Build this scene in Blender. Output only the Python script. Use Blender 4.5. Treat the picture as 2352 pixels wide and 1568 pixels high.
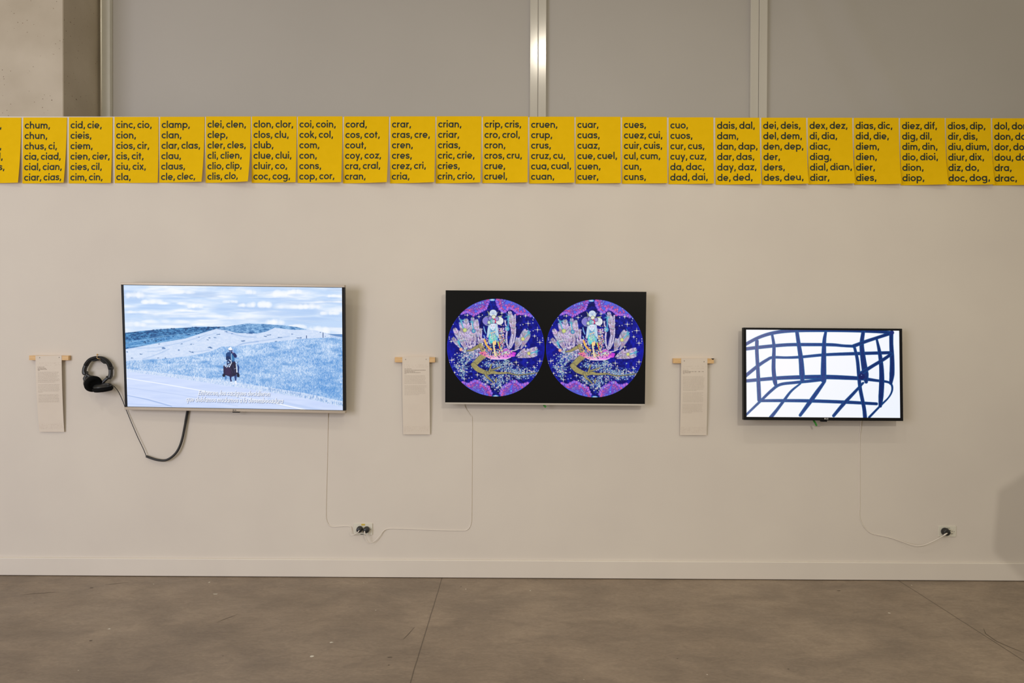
import bpy, math, random
import numpy as np
from mathutils import Vector, Matrix

for o in list(bpy.data.objects):
    bpy.data.objects.remove(o)
S = bpy.context.scene
COL = S.collection

# ------------------------------------------------------------------ camera
PW, PH, FPX = 2352.0, 1568.0, 1568.0
CAM_D, CAM_Z = 4.0727, 1.45
CAM_R = Matrix.Rotation(0.0057, 3, 'Z') @ Matrix.Rotation(math.pi / 2 - 0.0089, 3, 'X') @ Matrix.Rotation(0.0036, 3, 'Z')
CAM_P = Vector((0, -CAM_D, CAM_Z))
cam_data = bpy.data.cameras.new('camera')
cam_data.sensor_fit = 'HORIZONTAL'
cam_data.sensor_width = 36.0
cam_data.lens = 36.0 * FPX / PW
cam_data.clip_start = 0.05
cam = bpy.data.objects.new('camera', cam_data)
COL.objects.link(cam)
cam.matrix_world = Matrix.Translation(CAM_P) @ CAM_R.to_4x4()
S.camera = cam

# ------------------------------------------------------------------ world, lights, exposure
S.view_settings.view_transform = 'Standard'
S.view_settings.look = 'None'
S.view_settings.gamma = 1.0
S.view_settings.use_curve_mapping = False
S.view_settings.exposure = 0.0
world = bpy.data.worlds.new('world')
S.world = world
world.use_nodes = True
bg = world.node_tree.nodes['Background']
bg.inputs[0].default_value = (1.0, 0.885, 0.643, 1)
bg.inputs[1].default_value = 0.465

WARM = (1.0, 0.93, 0.80)


def spot(name, loc, aim, watts, angle, blend, radius, color=WARM):
    L = bpy.data.lights.new(name, 'SPOT')
    L.energy, L.spot_size, L.spot_blend, L.shadow_soft_size, L.color = watts, math.radians(angle), blend, radius, color
    o = bpy.data.objects.new(name, L)
    COL.objects.link(o)
    o.location = loc
    o.rotation_euler = (Vector(aim) - Vector(loc)).to_track_quat('-Z', 'Y').to_euler()
    return o


def area(name, loc, aim, watts, sx, sy, color=WARM):
    L = bpy.data.lights.new(name, 'AREA')
    L.shape = 'RECTANGLE'
    L.energy, L.size, L.size_y, L.color = watts, sx, sy, color
    o = bpy.data.objects.new(name, L)
    COL.objects.link(o)
    o.location = loc
    o.rotation_euler = (Vector(aim) - Vector(loc)).to_track_quat('-Z', 'Y').to_euler()
    return o


# track heads in two rows near the wall, an added spot behind the camera for the board's shadow, an added soft fill far left
spot('track_spot', (-3.3, -2.7, 4.6), (-2.4, 0, 1.3), 46, 100, 1.0, 0.07)
spot('track_spot', (0.29, -2.6, 4.6), (0.2, 0, 1.2), 40, 100, 1.0, 0.07)
spot('track_spot', (1.9, -2.6, 4.6), (1.7, 0, 0.9), 24, 96, 1.0, 0.07)
spot('track_spot', (-1.6, -4.2, 4.6), (-1.4, 0, 1.2), 35, 100, 1.0, 0.07)
spot('shadow_spot', (1.5, -5.2, 3.2), (1.1, 0, 0.3), 175, 82, 1.0, 0.10)
area('left_fill', (-4.8, -6.0, 1.9), (-2, 0, 0.8), 172, 3.0, 3.0, (0.865, 0.88, 1.0))


def at(px, py, Y=0.0):
    """world point on the plane y = Y that the photograph shows at pixel (px, py)"""
    d = CAM_R @ Vector((px - PW / 2, PH / 2 - py, -FPX))
    t = (Y - CAM_P.y) / d.y
    return CAM_P + d * t


def floor_at(px, py, z=0.0):
    d = CAM_R @ Vector((px - PW / 2, PH / 2 - py, -FPX))
    return CAM_P + d * ((z - CAM_P.z) / d.z)


# ------------------------------------------------------------------ materials
def lin(c):
    return tuple((v / 12.92 if v <= 0.04045 else ((v + 0.055) / 1.055) ** 2.4) for v in [x / 255.0 for x in c[:3]])


def mat(name, color, rough=0.6, metal=0.0, spec=0.5):
    m = bpy.data.materials.new(name)
    m.use_nodes = True
    b = m.node_tree.nodes['Principled BSDF']
    b.inputs['Base Color'].default_value = (*color, 1)
    b.inputs['Roughness'].default_value = rough
    b.inputs['Metallic'].default_value = metal
    b.inputs['Specular IOR Level'].default_value = spec
    return m


def noisy(name, c1, c2, scale, rough=0.6, metal=0.0, spec=0.5, stretch=(1, 1, 1), detail=6, bump=0.0, lo=0.3, hi=0.7):
    m = mat(name, c1, rough, metal, spec)
    nt = m.node_tree
    N, L = nt.nodes, nt.links
    b = N['Principled BSDF']
    tc = N.new('ShaderNodeTexCoord')
    mp = N.new('ShaderNodeMapping')
    mp.inputs['Scale'].default_value = stretch
    nz = N.new('ShaderNodeTexNoise')
    nz.inputs['Scale'].default_value = scale
    nz.inputs['Detail'].default_value = detail
    cr = N.new('ShaderNodeValToRGB')
    cr.color_ramp.elements[0].position, cr.color_ramp.elements[1].position = lo, hi
    cr.color_ramp.elements[0].color, cr.color_ramp.elements[1].color = (*c1, 1), (*c2, 1)
    L.new(tc.outputs['Object'], mp.inputs['Vector'])
    L.new(mp.outputs[0], nz.inputs['Vector'])
    L.new(nz.outputs['Fac'], cr.inputs[0])
    L.new(cr.outputs[0], b.inputs['Base Color'])
    if bump:
        bp = N.new('ShaderNodeBump')
        bp.inputs['Strength'].default_value = bump
        bp.inputs['Distance'].default_value = 0.002
        L.new(nz.outputs['Fac'], bp.inputs['Height'])
        L.new(bp.outputs[0], b.inputs['Normal'])
    return m


M_WALL = noisy('wall_paint', (0.71, 0.652, 0.595), (0.745, 0.687, 0.622), 2.2, 0.75, spec=0.25, bump=0.05)
M_BASE = noisy('baseboard_paint', (0.735, 0.676, 0.617), (0.765, 0.706, 0.644), 3.0, 0.45, spec=0.4)
M_PANEL = noisy('grey_panel', (0.455, 0.428, 0.402), (0.48, 0.452, 0.425), 1.2, 0.55, spec=0.35)
M_MULL = noisy('mullion_metal', (0.56, 0.53, 0.48), (0.59, 0.56, 0.51), 30, 0.17, 0.10, spec=0.6, stretch=(1, 1, 0.05))
M_HIGHLIGHT = mat('highlight_metal', (0.97, 0.95, 0.90), 0.30, 1.0)
M_YEL = noisy('yellow_paper', (0.84, 0.52, 0.0012), (0.87, 0.54, 0.0025), 25, 0.75, spec=0.1)
M_INK = mat('dark_ink', (0.024, 0.036, 0.020), 0.6, spec=0.3)
M_PAPER = noisy('cream_paper', (0.74, 0.655, 0.575), (0.77, 0.69, 0.605), 9, 0.7, spec=0.2)
M_TEXT = mat('grey_print', (0.40, 0.335, 0.285), 0.7, spec=0.2)
M_FAINT = mat('faint_print', (0.58, 0.475, 0.40), 0.7, spec=0.2)
M_WOOD = noisy('pale_wood', (0.68, 0.41, 0.17), (0.82, 0.56, 0.29), 14, 0.5, stretch=(1.5, 12, 12))
M_KNOT = mat('dark_knot', (0.03, 0.02, 0.015), 0.7)
M_PIN = mat('steel_pin', (0.30, 0.28, 0.26), 0.3, 0.9)
M_BLACK = noisy('black_plastic', (0.014, 0.014, 0.015), (0.026, 0.026, 0.028), 40, 0.36)
M_RUBBER = noisy('black_leatherette', (0.007, 0.007, 0.008), (0.015, 0.015, 0.016), 60, 0.62, spec=0.3)
M_CUSHION = mat('ear_cushion_black', (0.004, 0.004, 0.0045), 0.85, spec=0.15)
M_BEZEL = mat('black_bezel', (0.008, 0.008, 0.010), 0.42, spec=0.16)
M_BRIGHT = mat('bright_aluminium', (0.62, 0.58, 0.53), 0.4, 0.2)
M_JAMB = noisy('pale_frame_paint', (0.70, 0.69, 0.65), (0.73, 0.72, 0.68), 20, 0.4, spec=0.4)
M_SILVER = noisy('champagne_metal', (0.46, 0.39, 0.31), (0.50, 0.425, 0.34), 60, 0.42, 0.3, stretch=(0.1, 1, 1))
M_BACK = mat('grey_housing', (0.05, 0.05, 0.052), 0.5)
M_STEEL = mat('bracket_steel', (0.12, 0.12, 0.125), 0.4, 0.8)
M_LOGO_L = mat('light_logo', (0.62, 0.62, 0.62), 0.4)
M_LOGO_D = mat('dark_logo', (0.07, 0.06, 0.055), 0.4)
M_BRASS = mat('brass', (0.75, 0.48, 0.20), 0.3, 0.9)
M_CORD = noisy('white_cord', (0.77, 0.71, 0.645), (0.80, 0.74, 0.675), 30, 0.5)
M_PLATE = noisy('white_plate', (0.72, 0.69, 0.60), (0.75, 0.72, 0.63), 20, 0.4)
M_HOLE = mat('dark_slot', (0.03, 0.028, 0.022), 0.7)
M_STICK = mat('yellow_sticker', (0.62, 0.45, 0.06), 0.6)
M_GREEN = noisy('green_tape', (0.03, 0.26, 0.025), (0.05, 0.34, 0.04), 80, 0.5)
M_FLECK = mat('white_fleck', (0.70, 0.66, 0.58), 0.7)
M_SCUFF = mat('dark_scuff', (0.135, 0.104, 0.078), 0.7)
M_GREY = mat('grey_board', (0.25, 0.24, 0.22), 0.6)


def concrete():
    m = bpy.data.materials.new('cast_concrete')
    m.use_nodes = True
    nt = m.node_tree
    N, L = nt.nodes, nt.links
    b = N['Principled BSDF']
    b.inputs['Roughness'].default_value = 0.48
    tc = N.new('ShaderNodeTexCoord')
    n1 = N.new('ShaderNodeTexNoise'); n1.inputs['Scale'].default_value = 3.0; n1.inputs['Detail'].default_value = 8
    r1 = N.new('ShaderNodeValToRGB')
    r1.color_ramp.elements[0].position, r1.color_ramp.elements[1].position = 0.3, 0.72
    r1.color_ramp.elements[0].color = (0.44, 0.375, 0.295, 1)
    r1.color_ramp.elements[1].color = (0.555, 0.485, 0.40, 1)
    v = N.new('ShaderNodeTexVoronoi'); v.inputs['Scale'].default_value = 40.0; v.inputs['Randomness'].default_value = 1.0
    n2 = N.new('ShaderNodeTexNoise'); n2.inputs['Scale'].default_value = 9.0
    th = N.new('ShaderNodeMath'); th.operation = 'MULTIPLY_ADD'; th.inputs[1].default_value = 0.45; th.inputs[2].default_value = -0.145
    lt = N.new('ShaderNodeMath'); lt.operation = 'LESS_THAN'
    mx = N.new('ShaderNodeMix'); mx.data_type = 'RGBA'
    mx.inputs['B'].default_value = (0.22, 0.16, 0.11, 1)
    L.new(tc.outputs['Object'], n1.inputs['Vector'])
    L.new(tc.outputs['Object'], v.inputs['Vector'])
    L.new(tc.outputs['Object'], n2.inputs['Vector'])
    L.new(n1.outputs['Fac'], r1.inputs[0])
    L.new(n2.outputs['Fac'], th.inputs[0])
    L.new(v.outputs['Distance'], lt.inputs[0])
    L.new(th.outputs[0], lt.inputs[1])
    L.new(lt.outputs[0], mx.inputs['Factor'])
    L.new(r1.outputs[0], mx.inputs['A'])
    L.new(mx.outputs['Result'], b.inputs['Base Color'])
    bp = N.new('ShaderNodeBump'); bp.inputs['Strength'].default_value = 0.25; bp.inputs['Distance'].default_value = 0.004
    L.new(n1.outputs['Fac'], bp.inputs['Height'])
    L.new(bp.outputs[0], b.inputs['Normal'])
    return m


def floor_mat(seams):
    m = bpy.data.materials.new('polished_concrete_floor')
    m.use_nodes = True
    nt = m.node_tree
    N, L = nt.nodes, nt.links
    b = N['Principled BSDF']
    b.inputs['Specular IOR Level'].default_value = 0.4
    tc = N.new('ShaderNodeTexCoord')

    def noise(scale, stretch, detail, dist=0.0):
        mp = N.new('ShaderNodeMapping'); mp.inputs['Scale'].default_value = stretch
        n = N.new('ShaderNodeTexNoise'); n.inputs['Scale'].default_value = scale
        n.inputs['Detail'].default_value = detail; n.inputs['Distortion'].default_value = dist
        L.new(tc.outputs['Object'], mp.inputs[0]); L.new(mp.outputs[0], n.inputs['Vector'])
        return n.outputs['Fac']

    def ramp(fac, p0, p1, c0, c1):
        r = N.new('ShaderNodeValToRGB')
        r.color_ramp.elements[0].position, r.color_ramp.elements[1].position = p0, p1
        r.color_ramp.elements[0].color, r.color_ramp.elements[1].color = (*c0, 1), (*c1, 1)
        L.new(fac, r.inputs[0])
        return r.outputs[0]

    def mix(mode, fac, a, bb):
        x = N.new('ShaderNodeMix'); x.data_type = 'RGBA'; x.blend_type = mode
        if isinstance(fac, float): x.inputs['Factor'].default_value = fac
        else: L.new(fac, x.inputs['Factor'])
        for s, v in (('A', a), ('B', bb)):
            if isinstance(v, tuple): x.inputs[s].default_value = (*v, 1)
            else: L.new(v, x.inputs[s])
        return x.outputs['Result']

    base = ramp(noise(1.1, (1, 1, 1), 12, 0.3), 0.28, 0.72, (0.245, 0.188, 0.142), (0.340, 0.268, 0.207))
    sw = ramp(noise(2.6, (1.0, 1.7, 1), 14, 0.7), 0.36, 0.66, (0.83, 0.83, 0.83), (1.10, 1.10, 1.09))
    c = mix('MULTIPLY', 1.0, base, sw)
    c = mix('MULTIPLY', 1.0, c, ramp(noise(11, (1, 2.2, 1), 10, 1.6), 0.35, 0.65, (0.90, 0.90, 0.90), (1.06, 1.06, 1.05)))
    c = mix('MULTIPLY', 0.5, c, ramp(noise(60, (1, 2, 1), 4), 0.3, 0.7, (0.80, 0.80, 0.80), (1.15, 1.15, 1.15)))
    sx = N.new('ShaderNodeSeparateXYZ')
    L.new(tc.outputs['Object'], sx.inputs[0])
    wob = N.new('ShaderNodeMath'); wob.operation = 'MULTIPLY_ADD'
    wob.inputs[1].default_value = 0.006; wob.inputs[2].default_value = -0.003
    L.new(noise(6, (0, 1, 0), 3), wob.inputs[0])
    for x0, hw in seams:
        a = N.new('ShaderNodeMath'); a.operation = 'SUBTRACT'; a.inputs[1].default_value = x0
        L.new(sx.outputs['X'], a.inputs[0])
        w2 = N.new('ShaderNodeMath'); w2.operation = 'ADD'
        L.new(a.outputs[0], w2.inputs[0]); L.new(wob.outputs[0], w2.inputs[1])
        ab = N.new('ShaderNodeMath'); ab.operation = 'ABSOLUTE'; L.new(w2.outputs[0], ab.inputs[0])
        mr = N.new('ShaderNodeMapRange'); mr.inputs['From Min'].default_value = hw * 0.6; mr.inputs['From Max'].default_value = hw * 1.4
        mr.inputs['To Min'].default_value = 0.75; mr.inputs['To Max'].default_value = 0.0
        L.new(ab.outputs[0], mr.inputs['Value'])
        c = mix('MIX', mr.outputs['Result'], c, (0.075, 0.055, 0.038))
    L.new(c, b.inputs['Base Color'])
    rr = N.new('ShaderNodeMapRange'); rr.inputs['To Min'].default_value = 0.38; rr.inputs['To Max'].default_value = 0.62
    L.new(noise(4, (1, 1, 1), 6), rr.inputs['Value'])
    L.new(rr.outputs['Result'], b.inputs['Roughness'])
    return m


def screen_mat(name, strength=1.0, rough=0.3):
    m = mat(name, (0.003, 0.003, 0.003), rough, spec=0.16)
    nt = m.node_tree
    a = nt.nodes.new('ShaderNodeAttribute')
    a.attribute_name = 'picture'
    b = nt.nodes['Principled BSDF']
    nt.links.new(a.outputs['Color'], b.inputs['Emission Color'])
    b.inputs['Emission Strength'].default_value = strength
    return m


# ------------------------------------------------------------------ mesh helpers
class MB:
    def __init__(self):
        self.v, self.f, self.m, self.sm = [], [], [], []

    def face(self, idx, mi=0, smooth=False):
        self.f.append(tuple(idx)); self.m.append(mi); self.sm.append(smooth)

    def quadpts(self, pts, mi=0):
        n = len(self.v)
        self.v += [tuple(p) for p in pts]
        self.face(range(n, n + len(pts)), mi)

    def box(self, x0, x1, y0, y1, z0, z1, mi=0, bev=0.0):
        x0, x1 = sorted((x0, x1)); y0, y1 = sorted((y0, y1)); z0, z1 = sorted((z0, z1))
        b = bev
        if b <= 0:
            n = len(self.v)
            self.v += [(x, y, z) for x in (x0, x1) for y in (y0, y1) for z in (z0, z1)]
            for q in ((0, 1, 3, 2), (4, 6, 7, 5), (0, 4, 5, 1), (2, 3, 7, 6), (0, 2, 6, 4), (1, 5, 7, 3)):
                self.face([n + i for i in q], mi)
            return
        # chamfered box: every corner carries three vertices
        n = len(self.v)
        idx = {}
        for i, x in enumerate((x0, x1)):
            for j, y in enumerate((y0, y1)):
                for k, z in enumerate((z0, z1)):
                    sx, sy, sz = (1, -1)[i], (1, -1)[j], (1, -1)[k]
                    for a in range(3):
                        p = [x + sx * b, y + sy * b, z + sz * b]
                        p[a] = (x, y, z)[a]
                        idx[i, j, k, a] = len(self.v)
                        self.v.append(tuple(p))
        I = idx
        for a in range(3):
            for s in range(2):
                o = [d for d in range(3) if d != a]
                q = []
                for (p, r) in ((0, 0), (1, 0), (1, 1), (0, 1)):
                    key = [0, 0, 0]; key[a] = s; key[o[0]] = p; key[o[1]] = r
                    q.append(I[(*key, a)])
                self.face(q, mi)
        for a in range(3):
            o = [d for d in range(3) if d != a]
            for p in range(2):
                for r in range(2):
                    k0 = [0, 0, 0]; k0[o[0]] = p; k0[o[1]] = r
                    k1 = list(k0); k1[a] = 1
                    self.face([I[(*k0, o[0])], I[(*k1, o[0])], I[(*k1, o[1])], I[(*k0, o[1])]], mi)
        for i in range(2):
            for j in range(2):
                for k in range(2):
                    self.face([I[i, j, k, 0], I[i, j, k, 1], I[i, j, k, 2]], mi)

    def rings(self, rings, mi=0, cap=True, smooth=True, closed=False):
        n0 = len(self.v)
        m = len(rings[0])
        for r in rings:
            self.v += [tuple(p) for p in r]
        k = len(rings)
        for a in range(k if closed else k - 1):
            b = (a + 1) % k
            for i in range(m):
                j = (i + 1) % m
                self.face([n0 + a * m + i, n0 + a * m + j, n0 + b * m + j, n0 + b * m + i], mi, smooth)
        if cap and not closed:
            self.face([n0 + i for i in range(m)][::-1], mi)
            self.face([n0 + (k - 1) * m + i for i in range(m)], mi)

    def tube(self, pts, r, seg=10, mi=0, closed=False):
        """round tube along pts; r a number or a list"""
        pts = [Vector(p) for p in pts]
        n = len(pts)
        rr = [r] * n if not isinstance(r, (list, tuple)) else r
        up = None
        rings = []
        for i, p in enumerate(pts):
            t = (pts[(i + 1) % n if closed else min(i + 1, n - 1)] - pts[(i - 1) % n if closed else max(i - 1, 0)]).normalized()
            if up is None:
                up = t.orthogonal().normalized()
            up = (up - t * up.dot(t))
            up = up.normalized() if up.length > 1e-6 else t.orthogonal().normalized()
            s = t.cross(up)
            rings.append([p + (up * math.cos(2 * math.pi * k / seg) + s * math.sin(2 * math.pi * k / seg)) * rr[i] for k in range(seg)])
        self.rings(rings, mi, True, True, closed)

    def band(self, pts, hw, hd, mi=0, nrm=Vector((0, 1, 0)), corner=0.35):
        """strap of rounded rectangular section along pts: hw half width across the path in the wall's plane, hd half depth along nrm"""
        pts = [Vector(p) for p in pts]
        n = len(pts)
        HW = hw if isinstance(hw, (list, tuple)) else [hw] * n
        HD = hd if isinstance(hd, (list, tuple)) else [hd] * n
        prof = []
        for k in range(16):
            a = 2 * math.pi * (k + .5) / 16
            c, s = math.cos(a), math.sin(a)
            e = 2 / 4.5
            prof.append((math.copysign(abs(c) ** e, c), math.copysign(abs(s) ** e, s)))
        rings = []
        for i, p in enumerate(pts):
            t = (pts[min(i + 1, n - 1)] - pts[max(i - 1, 0)]).normalized()
            d = (nrm - t * nrm.dot(t)).normalized()
            s = t.cross(d)
            rings.append([p + s * (HW[i] * a) + d * (HD[i] * b) for a, b in prof])
        self.rings(rings, mi)

    def lathe(self, prof, c, axis, seg=32, mi=0):
        """prof: list of (radius, height) along axis from point c"""
        axis = Vector(axis).normalized()
        u = axis.orthogonal().normalized()
        w = axis.cross(u)
        c = Vector(c)
        rings = [[c + axis * h + (u * math.cos(2 * math.pi * k / seg) + w * math.sin(2 * math.pi * k / seg)) * max(r, 1e-5) for k in range(seg)] for r, h in prof]
        self.rings(rings, mi)

    def build(self, name, mats, parent=None, M=None):
        me = bpy.data.meshes.new(name)
        me.from_pydata(self.v, [], self.f)
        for m in (mats if isinstance(mats, (list, tuple)) else [mats]):
            me.materials.append(m)
        me.polygons.foreach_set('material_index', self.m)
        me.polygons.foreach_set('use_smooth', self.sm)
        me.update()
        o = bpy.data.objects.new(name, me)
        COL.objects.link(o)
        if parent is not None:
            o.parent = parent
        if M is not None:
            o.matrix_world = M
        return o


def tag(o, label=None, cat=None, group=None, kind=None):
    if label: o['label'] = label
    if cat: o['category'] = cat
    if group: o['group'] = group
    if kind: o['kind'] = kind
    return o


def empty(name, M=None):
    o = bpy.data.objects.new(name, None)
    COL.objects.link(o)
    o.empty_display_size = 0.05
    if M is not None:
        o.matrix_world = M
    return o


def smooth(pts, n=8):
    """Catmull-Rom through pts (any dimension)"""
    P = [np.array(p, float) for p in pts]
    P = [2 * P[0] - P[1]] + P + [2 * P[-1] - P[-2]]
    out = []
    for i in range(1, len(P) - 2):
        p0, p1, p2, p3 = P[i - 1:i + 3]
        for k in range(n):
            t = k / n
            out.append(0.5 * ((2 * p1) + (p2 - p0) * t + (2 * p0 - 5 * p1 + 4 * p2 - p3) * t * t + (3 * p1 - p0 - 3 * p2 + p3) * t ** 3))
    out.append(P[-2])
    return out


# ------------------------------------------------------------------ setting
wall_top = at(1176, 269.4).z
WALL_T = 0.12
b = MB(); b.box(-6, 6, 0, WALL_T, 0, wall_top)
tag(b.build('wall_back', M_WALL), 'white painted half-height gallery wall carrying the screens', 'wall', kind='structure')

seam_a = floor_at(978, 1450); seam_b = floor_at(2208, 1425)
b = MB(); b.box(-7, 7, -9, 0.9, -0.1, 0)
fl = tag(b.build('floor', floor_mat([(seam_a.x, 0.0026), (seam_b.x, 0.0030)])), 'brown-grey polished concrete floor with two saw-cut seams', 'floor', kind='structure')

# paint flecks and scuffs on the floor (marks of the floor, one child)
rnd = random.Random(5)
b = MB()


def blot(px, py, w, h, mi, ang=0.0):
    c = floor_at(px, py)
    k = rnd.choice((7, 8, 9))
    pts = []
    for i in range(k):
        a = 2 * math.pi * i / k
        r = rnd.uniform(0.5, 1.0)
        x, y = math.cos(a) * w * r, math.sin(a) * h * r
        pts.append((c.x + x * math.cos(ang) - y * math.sin(ang), c.y + x * math.sin(ang) + y * math.cos(ang), 0.0006 + mi * 0.0002))
    b.quadpts(pts, mi)


for q in ((717, 1507, .013, .010), (761, 1475, .012, .009), (251, 1444, .010, .007), (481, 1337, .009, .008), (495, 1364, .016, .006), (1070, 1352.5, .005, .006),
          (1218, 1356, .005, .007), (2042, 1407.5, .008, .008), (2094, 1343.5, .005, .006), (863, 1401, .004, .004), (835, 1338, .003, .004), (353, 1341, .004, .005),
          (1624, 1549, .005, .004), (180, 1539, .004, .003), (843, 1337.5, .002, .003), (1341, 1560, .003, .003)):
    blot(*q, 0)
for q in ((210, 1349.3, .014, .007), (208, 1471, .011, .007), (512, 1506, .004, .003), (79, 1385, .004, .004), (896, 1509, .014, .005), (893, 1527, .008, .004), (1059, 1347, .003, .012),
          (1926, 1356, .014, .006), (1811, 1536, .006, .005), (1556, 1512, .006, .004)):
    blot(*q, 1)
for pts in (((47, 1366), (80, 1363), (108, 1361), (135, 1359)), ((240, 1343), (268, 1340), (296, 1337)), ((926, 1468), (938, 1456), (952, 1440)), ((2259, 1443), (2264, 1455), (2290, 1473), (2320, 1486), (2352, 1499)),
            ((500, 1428), (520, 1420), (545, 1411))):
    P = [floor_at(x, y) for x, y in pts]
    n = len(b.v)
    for i, p in enumerate(P):
        t = (P[min(i + 1, len(P) - 1)] - P[max(i - 1, 0)]).normalized()
        s = Vector((-t.y, t.x, 0)) * (0.0022 if 0 < i < len(P) - 1 else 0.0006)
        b.v += [(p.x + s.x, p.y + s.y, 0.0008), (p.x - s.x, p.y - s.y, 0.0008)]
    for i in range(len(P) - 1):
        b.face([n + 2 * i, n + 2 * i + 1, n + 2 * i + 3, n + 2 * i + 2], 1)
tag(b.build('paint_fleck', [M_FLECK, M_SCUFF], fl), 'white paint flecks and dark scuffs on the concrete', kind='stuff')

# baseboard: eased top, a hair of shadow under it
bz = at(500, 1283, -0.014).z
prof = [(-0.0004, bz), (-0.007, bz), (-0.010, bz - .0006), (-0.0125, bz - .0022), (-0.014, bz - .0045), (-0.014, 0.005), (-0.0004, 0.005)]
b = MB()
b.rings([[(x, y, z) for y, z in prof] for x in (-6, 6)], smooth=False)
tag(b.build('baseboard_back', M_BASE), 'white painted baseboard along the foot of the gallery wall', 'baseboard', kind='structure')

# concrete column behind the partition, panels and mullions further back
PANEL_Y = 0.50
col_x = at(145, 130, WALL_T + 0.002).x
b = MB(); b.box(-6, col_x, WALL_T + 0.002, PANEL_Y + 0.06, 0, 6.0, bev=0.004)
tag(b.build('column', concrete()), 'pitted beige concrete column rising behind the wall at far left', 'column', kind='structure')


def X(px, Y):
    return at(px, 130, Y).x


TOPZ, BOTZ = 6.0, 1.5
FY = PANEL_Y - 0.03
x_j0, x_j1 = X(231.5, FY), X(252, FY)
x_m0, x_m1 = X(1217, FY), X(1255, FY)
x_n0, x_n1 = X(1724.5, FY), X(1763, FY)


def upper_panel(name, x0, x1, label, ripple=False):
    b = MB()
    if not ripple:
        b.box(x0, x1, PANEL_Y, PANEL_Y + 0.03, BOTZ, TOPZ)
    else:                                   # light streaks put into the sheet's shape as shallow diagonal folds
        nx, nz = 150, 90
        xs = np.linspace(x0, x1, nx); zs = np.linspace(BOTZ, TOPZ, nz)
        a0, a1 = at(1850, 0, PANEL_Y), at(1985, 268, PANEL_Y)
        c0, c1 = at(1945, 0, PANEL_Y), at(2100, 268, PANEL_Y)
        for z in zs:
            for x in xs:
                d = 0.0
                for (p, q, amp, wd) in ((a0, a1, 0.009, 0.085), (c0, c1, 0.020, 0.105)):
                    t = (z - p.z) / (q.z - p.z)
                    t2 = max(-0.3, min(1.6, t))
                    xc = p.x + (q.x - p.x) * (0.75 * t2 + 0.25 * t2 * t2)
                    d += amp * math.exp(-((x - xc + wd * .4) / wd) ** 2 - max(0, t - 0.9) ** 2 * 2)
                b.v.append((x, PANEL_Y + 0.007 - d, z))
        for j in range(nz - 1):
            for i in range(nx - 1):
                b.face([j * nx + i, j * nx + i + 1, (j + 1) * nx + i + 1, (j + 1) * nx + i], 0, True)
        b.box(x0, x1, PANEL_Y + 0.008, PANEL_Y + 0.03, BOTZ, TOPZ)
    return tag(b.build(name, M_PANEL), label, 'wall panel', kind='structure')


upper_panel('wall_upper', x_j1, x_m0, 'wide grey upper wall panel between the column frame and the shiny mullion')
upper_panel('wall_upper', x_m1, x_n0, 'narrower grey upper wall panel between the two mullions')
upper_panel('wall_upper', x_n1, 6, 'grey upper wall panel right of both mullions, with light streaks shaped as faint diagonal folds', True)


def mullion(name, x0, x1, halves, label, bev=0.003, m=None):
    b = MB()
    if halves:
        xm = (x0 + x1) / 2
        b.box(x0, xm - 0.0005, FY + 0.004, PANEL_Y + 0.03, BOTZ, TOPZ, bev=bev)
        b.box(xm + 0.0005, x1, FY, PANEL_Y + 0.03, BOTZ, TOPZ, bev=bev)
        b.box(xm - 0.002, xm + 0.002, FY + 0.012, PANEL_Y + 0.02, BOTZ, TOPZ)
    else:
        b.box(x0, x1, FY, PANEL_Y + 0.03, BOTZ, TOPZ, bev=bev)
    return tag(b.build(name, m or M_MULL), label, 'mullion', kind='structure')


jamb = mullion('trim_1', x_j0, x_j1, False, 'pale metal frame upright beside the concrete column', 0.0015, M_JAMB)
b = MB(); b.tube([(x_j0 + .003, FY - .001, BOTZ), (x_j0 + .003, FY - .001, TOPZ)], .0065, 16)  # added bright bead standing in for the highlight along the frame's edge
b.build('highlight_bead', M_HIGHLIGHT, jamb)
mullion('trim_2', x_m0, x_m1, True, 'double metal mullion with a bright lamp reflection')
mullion('trim_3', x_n0, x_n1, True, 'double metal mullion without reflection, above the dais and dei posters')

# ------------------------------------------------------------------ stroke lettering (rounded geometric sans; 1 unit = 1 photo pixel on the wall)
SW = 2.9
XH = 11.5
RC = 4.45
CY = 5.75


def arc(cx, cy, r, a0, a1, n=None, ry=None):
    n = n or max(6, int(abs(a1 - a0) / 12))
    ry = ry or r
    return [(cx + r * math.cos(math.radians(a0 + (a1 - a0) * i / n)), cy + ry * math.sin(math.radians(a0 + (a1 - a0) * i / n))) for i in range(n + 1)]


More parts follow.
